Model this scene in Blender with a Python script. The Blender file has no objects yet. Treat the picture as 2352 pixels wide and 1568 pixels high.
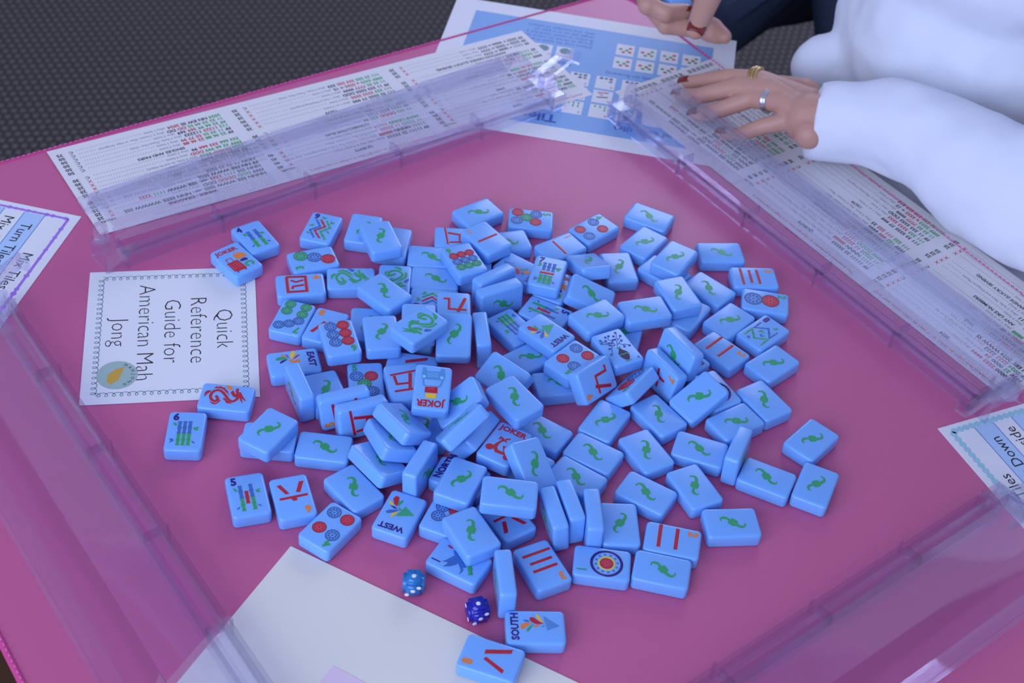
import bpy, bmesh, math, json, random
from mathutils import Vector, Matrix, Quaternion
from mathutils.geometry import tessellate_polygon
random.seed(7)
C = bpy.context.scene.collection
SC = bpy.context.scene
# ---------------------------------------------------------------- camera, world, lights, exposure
F_PX, CAM_H, PITCH, ROLL = 3390.37, 728.954, 0.737688, -0.111593      # mm above the mat, radians
TOP = 0.74                                                             # mat surface above the floor
_f = Vector((0, math.cos(PITCH), -math.sin(PITCH)))
_x = Vector((1, 0, 0)); _d = _f.cross(_x)
_r = math.cos(ROLL) * _x + math.sin(ROLL) * _d
_dn = -math.sin(ROLL) * _x + math.cos(ROLL) * _d
cd = bpy.data.cameras.new('camera'); cam = bpy.data.objects.new('camera', cd); C.objects.link(cam)
cd.sensor_width = 36; cd.lens = F_PX / 2352 * 36
cam.matrix_world = Matrix(((_r.x, -_dn.x, -_f.x, 0), (_r.y, -_dn.y, -_f.y, 0), (_r.z, -_dn.z, -_f.z, TOP + CAM_H / 1000), (0, 0, 0, 1)))
cd.clip_start = 0.05; cd.clip_end = 50
cd.dof.use_dof = True; cd.dof.focus_distance = 1.0; cd.dof.aperture_fstop = 11
SC.camera = cam
SC.view_settings.view_transform = 'Standard'; SC.view_settings.look = 'None'
SC.view_settings.exposure = 0.5; SC.view_settings.gamma = 1; SC.view_settings.use_curve_mapping = False
wd = bpy.data.worlds.new('room_light'); SC.world = wd; wd.use_nodes = True
_bg = wd.node_tree.nodes['Background']
_bg.inputs['Color'].default_value = (0.50, 0.56, 0.92, 1); _bg.inputs['Strength'].default_value = 0.42
def area(name, loc, target, sx, sy, power, col):
    l = bpy.data.lights.new(name, 'AREA'); l.shape = 'RECTANGLE'; l.size = sx; l.size_y = sy; l.energy = power; l.color = col
    o = bpy.data.objects.new(name, l); C.objects.link(o); o.location = loc
    o.rotation_euler = (Vector(target) - Vector(loc)).to_track_quat('-Z', 'Y').to_euler()
    return o
area('window_daylight', (-1.1, -1.2, 1.9), (0, .8, TOP), 2.4, 1.6, 42, (0.60, 0.70, 1.0))
area('far_window_daylight', (1.2, 4.2, 2.4), (0, .9, TOP), 2.6, 1.6, 45, (0.62, 0.68, 1.0))

# ---------------------------------------------------------------- helpers
def at(px, py, z=0.0):
    """point (mm, mat frame) under a photo pixel at height z"""
    d = _r * ((px - 1176) / F_PX) + _dn * ((py - 784) / F_PX) + _f
    t = (z - CAM_H) / d.z
    return Vector((0, 0, CAM_H)) + d * t
def W(v): return Vector((v[0] / 1000, v[1] / 1000, TOP + v[2] / 1000))
def mat(name, col, rough=.5, **k):
    m = bpy.data.materials.new(name); m.use_nodes = True
    b = m.node_tree.nodes['Principled BSDF']
    b.inputs['Base Color'].default_value = (*col, 1); b.inputs['Roughness'].default_value = rough
    for kk, v in k.items():
        i = b.inputs[kk.replace('_', ' ')]
        i.default_value = v
    return m
def bump(m, scale, strength, dist=.001, kind='ShaderNodeTexNoise'):
    n = m.node_tree.nodes; l = m.node_tree.links
    tc = n.new('ShaderNodeTexCoord'); t = n.new(kind); t.inputs['Scale'].default_value = scale
    b = n.new('ShaderNodeBump'); b.inputs['Strength'].default_value = strength; b.inputs['Distance'].default_value = dist
    l.new(tc.outputs['Object'], t.inputs['Vector']); l.new(t.outputs[0], b.inputs['Height'])
    l.new(b.outputs['Normal'], n['Principled BSDF'].inputs['Normal'])
class MB:
    """collects polygons (mm) with material slots; build() links them as one mesh object"""
    def __init__(s): s.v = []; s.f = []; s.m = []; s.mats = []
    def slot(s, m):
        if m not in s.mats: s.mats.append(m)
        return s.mats.index(m)
    def add(s, vs, fs, m):
        o = len(s.v); k = s.slot(m); s.v += [tuple(v) for v in vs]
        s.f += [tuple(i + o for i in f) for f in fs]; s.m += [k] * len(fs)
    def prism(s, pts, z0, z1, m):
        n = len(pts); a = sum(pts[i][0] * pts[(i + 1) % n][1] - pts[(i + 1) % n][0] * pts[i][1] for i in range(n))
        if a < 0: pts = pts[::-1]
        tri = tessellate_polygon([[Vector((x, y, 0)) for x, y in pts]])
        vs = [(x, y, z0) for x, y in pts] + [(x, y, z1) for x, y in pts]
        fs = []
        for t in tri:
            p = [Vector(pts[i]) for i in t]
            if (p[1] - p[0]).cross(p[2] - p[0]) < 0: t = t[::-1]
            fs += [tuple(i + n for i in t), tuple(t[::-1])]
        fs += [(i, (i + 1) % n, (i + 1) % n + n, i + n) for i in range(n)]
        s.add(vs, fs, m)
    def rect(s, x0, y0, x1, y1, z, m): s.add([(x0, y0, z), (x1, y0, z), (x1, y1, z), (x0, y1, z)], [(0, 1, 2, 3)], m)
    def flat(s, pts, z, m):
        n = len(pts); a = sum(pts[i][0] * pts[(i + 1) % n][1] - pts[(i + 1) % n][0] * pts[i][1] for i in range(n))
        if a < 0: pts = pts[::-1]
        fs = []
        for t in tessellate_polygon([[Vector((x, y, 0)) for x, y in pts]]):
            p = [Vector(pts[i]) for i in t]
            fs.append(t if (p[1] - p[0]).cross(p[2] - p[0]) > 0 else t[::-1])
        s.add([(x, y, z) for x, y in pts], fs, m)
    def box(s, a, b, m):
        x0, y0, z0 = a; x1, y1, z1 = b
        s.add([(x0, y0, z0), (x1, y0, z0), (x1, y1, z0), (x0, y1, z0), (x0, y0, z1), (x1, y0, z1), (x1, y1, z1), (x0, y1, z1)],
              [(3, 2, 1, 0), (4, 5, 6, 7), (0, 1, 5, 4), (1, 2, 6, 5), (2, 3, 7, 6), (3, 0, 4, 7)], m)
    def ribbon(s, pts, w, z, m, closed=False):
        n = len(pts); L = []; R = []
        for i in range(n):
            a = Vector(pts[i - 1] if (i > 0 or closed) else pts[i]); b = Vector(pts[(i + 1) % n] if (i < n - 1 or closed) else pts[i])
            t = (b - a); t = t.normalized() if t.length > 1e-9 else Vector((1, 0)); q = Vector((-t.y, t.x)) * w / 2
            L.append(Vector(pts[i]) + q); R.append(Vector(pts[i]) - q)
        fs = [(i, i + n, (i + 1) % n + n, (i + 1) % n) for i in range(n if closed else n - 1)]
        s.add([(p.x, p.y, z) for p in L] + [(p.x, p.y, z) for p in R], fs, m)
    def bead(s, pts, w, z, h, m, closed=False):
        """raised half-round stroke"""
        n = len(pts); prof = [(-1, -.15), (-.82, .55), (-.35, .95), (.35, .95), (.82, .55), (1, -.15)]; vs = []; k = len(prof)
        P = [Vector(p) for p in pts]
        for i in range(n):
            a = P[i - 1] if (i > 0 or closed) else None; b = P[(i + 1) % n] if (i < n - 1 or closed) else None
            d1 = (P[i] - a).normalized() if a is not None and (P[i] - a).length > 1e-6 else None
            d2 = (b - P[i]).normalized() if b is not None and (b - P[i]).length > 1e-6 else None
            if d1 is None: t = d2
            elif d2 is None: t = d1
            else: t = (d1 + d2).normalized() if (d1 + d2).length > .2 else d1
            q = Vector((-t.y, t.x)); sc = 1
            if d1 is not None and d2 is not None: sc = min(1.5, 1 / max(.5, abs(q.dot(Vector((-d1.y, d1.x))))))
            for u, hh in prof:
                p = P[i] + q * (u * w / 2 * sc); vs.append((p.x, p.y, z + hh * h))
        fs = []
        for i in range(n if closed else n - 1):
            j = (i + 1) % n
            fs += [(i * k + e + 1, i * k + e, j * k + e, j * k + e + 1) for e in range(k - 1)]
        if not closed: fs += [tuple(range(k)), tuple(range((n - 1) * k, n * k))[::-1]]
        s.add(vs, fs, m)
    def circle(s, c, r, n=24): return [(c[0] + r * math.cos(i * 2 * math.pi / n), c[1] + r * math.sin(i * 2 * math.pi / n)) for i in range(n)]
    def tube(s, pts, rad, m, n=10, cap=True):
        """tapered tube through 3-D points"""
        vs = []; P = [Vector(p) for p in pts]; k = len(P)
        for i in range(k):
            t = (P[min(i + 1, k - 1)] - P[max(i - 1, 0)]).normalized()
            a = t.orthogonal().normalized() if i == 0 else (a - t * a.dot(t)).normalized()
            b = t.cross(a); r = rad[i] if isinstance(rad, (list, tuple)) else rad
            vs += [P[i] + (a * math.cos(q * 2 * math.pi / n) + b * math.sin(q * 2 * math.pi / n)) * r for q in range(n)]
        fs = [(i * n + q, i * n + (q + 1) % n, (i + 1) * n + (q + 1) % n, (i + 1) * n + q) for i in range(k - 1) for q in range(n)]
        if cap: fs += [tuple(range(n))[::-1], tuple(range((k - 1) * n, k * n))]
        s.add(vs, fs, m)
    def ball(s, c, r, m, n=10, sq=(1, 1, 1)):
        vs = []; fs = []
        for i in range(1, n):
            a = math.pi * i / n
            vs += [(c[0] + r * sq[0] * math.sin(a) * math.cos(2 * math.pi * j / (2 * n)), c[1] + r * sq[1] * math.sin(a) * math.sin(2 * math.pi * j / (2 * n)), c[2] + r * sq[2] * math.cos(a)) for j in range(2 * n)]
        k = 2 * n; o = len(vs); vs += [(c[0], c[1], c[2] + r * sq[2]), (c[0], c[1], c[2] - r * sq[2])]
        fs += [(i * k + j, (i + 1) * k + j, (i + 1) * k + (j + 1) % k, i * k + (j + 1) % k) for i in range(n - 2) for j in range(k)]
        fs += [(o, j, (j + 1) % k) for j in range(k)] + [(o + 1, (n - 2) * k + (j + 1) % k, (n - 2) * k + j) for j in range(k)]
        s.add(vs, fs, m)
    def mesh(s, name, smooth=False, scale=.001):
        me = bpy.data.meshes.new(name); me.from_pydata([(x * scale, y * scale, z * scale) for x, y, z in s.v], [], s.f)
        for m in s.mats: me.materials.append(m)
        me.polygons.foreach_set('material_index', s.m)
        if smooth: me.polygons.foreach_set('use_smooth', [True] * len(s.f))
        me.update(); return me
    def build(s, name, parent=None, smooth=False):
        o = bpy.data.objects.new(name, s.mesh(name, smooth)); C.objects.link(o); o.parent = parent; return o
def empty(name, loc=(0, 0, 0), rot=None):
    o = bpy.data.objects.new(name, None); C.objects.link(o); o.location = loc; o.empty_display_size = .02
    if rot is not None: o.rotation_mode = 'QUATERNION'; o.rotation_quaternion = rot
    return o
def tag(o, label, cat, group=None):
    o['label'] = label; o['category'] = cat
    if group: o['group'] = group
    return o
# glyph cache for lettering, from Blender's own font
_gc = {}
def _textmesh(body, off):
    cu = bpy.data.curves.new('lettering_tmp', 'FONT'); cu.body = body; cu.size = 1; cu.resolution_u = 2; cu.offset = off; cu.fill_mode = 'FRONT' if hasattr(cu, 'fill_mode') else cu.fill_mode
    ob = bpy.data.objects.new('lettering_tmp', cu); C.objects.link(ob)
    dg = bpy.context.evaluated_depsgraph_get(); dg.update()
    me = ob.evaluated_get(dg).to_mesh()
    me.calc_loop_triangles()
    vs = [(v.co.x, v.co.y) for v in me.vertices]; fs = [tuple(t.vertices) for t in me.loop_triangles]
    ob.evaluated_get(dg).to_mesh_clear(); bpy.data.objects.remove(ob); bpy.data.curves.remove(cu)
    return vs, fs
def glyph(ch, off):
    k = (ch, off)
    if k not in _gc:
        w1 = _textmesh('H' + ch + 'H', 0)[0]; w0 = _textmesh('HH', 0)[0]
        adv = max(v[0] for v in w1) - max(v[0] for v in w0)
        vs, fs = _textmesh(ch, off) if ch.strip() else ([], [])
        _gc[k] = (vs, fs, adv)
    return _gc[k]
def text_w(s, size, off=0, sp=1): return sum(glyph(c, off)[2] * sp for c in s) * size
def put(mb, s, x, y, size, m, z=.05, align='L', off=0.0, ang=0.0, sx=1.0, sp=1.0):
    """lettering on a sheet: baseline start (x, y), cap height about .73 size; returns the end x"""
    w = text_w(s, size, off, sp) * sx
    x0 = x - (w / 2 if align == 'C' else w if align == 'R' else 0); ca, sa = math.cos(ang), math.sin(ang); u = x0 - x
    for ch in s:
        vs, fs, adv = glyph(ch, off)
        if fs: mb.add([(x + (u + vx * size * sx) * ca - vy * size * sa, y + (u + vx * size * sx) * sa + vy * size * ca, z) for vx, vy in vs], [f if (Vector(vs[f[1]]) - Vector(vs[f[0]])).cross(Vector(vs[f[2]]) - Vector(vs[f[0]])) > 0 else f[::-1] for f in fs], m)
        u += adv * size * sx * sp
    return x0 + w
def put_quad(mb, s, quad, m, z, off=.03, h=.12):
    """lettering stretched into a parallelogram: baseline-left, baseline-right, top-right, top-left"""
    a, b, c_, d = [Vector(p) for p in quad]; tot = sum(glyph(c, off)[2] for c in s)
    ex = (b - a + c_ - d) / 2; ey = (d - a + c_ - b) / 2; u = 0
    for ch in s:
        vs, fs, adv = glyph(ch, off)
        P = [a + ex * ((u + vx) / tot) + ey * (vy / .72) for vx, vy in vs]
        fs = [f if (P[f[1]] - P[f[0]]).cross(P[f[2]] - P[f[0]]) > 0 else f[::-1] for f in fs]
        n = len(P); ed = {}
        for f in fs:
            for i in range(3):
                e = (f[i], f[(i + 1) % 3]); ed[e] = 1
        side = [(e[0] + n, e[1] + n, e[1], e[0]) for e in ed if (e[1], e[0]) not in ed]
        mb.add([(p.x, p.y, z + h) for p in P] + [(p.x, p.y, z - .2) for p in P], fs + side, m)
        u += adv
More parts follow.
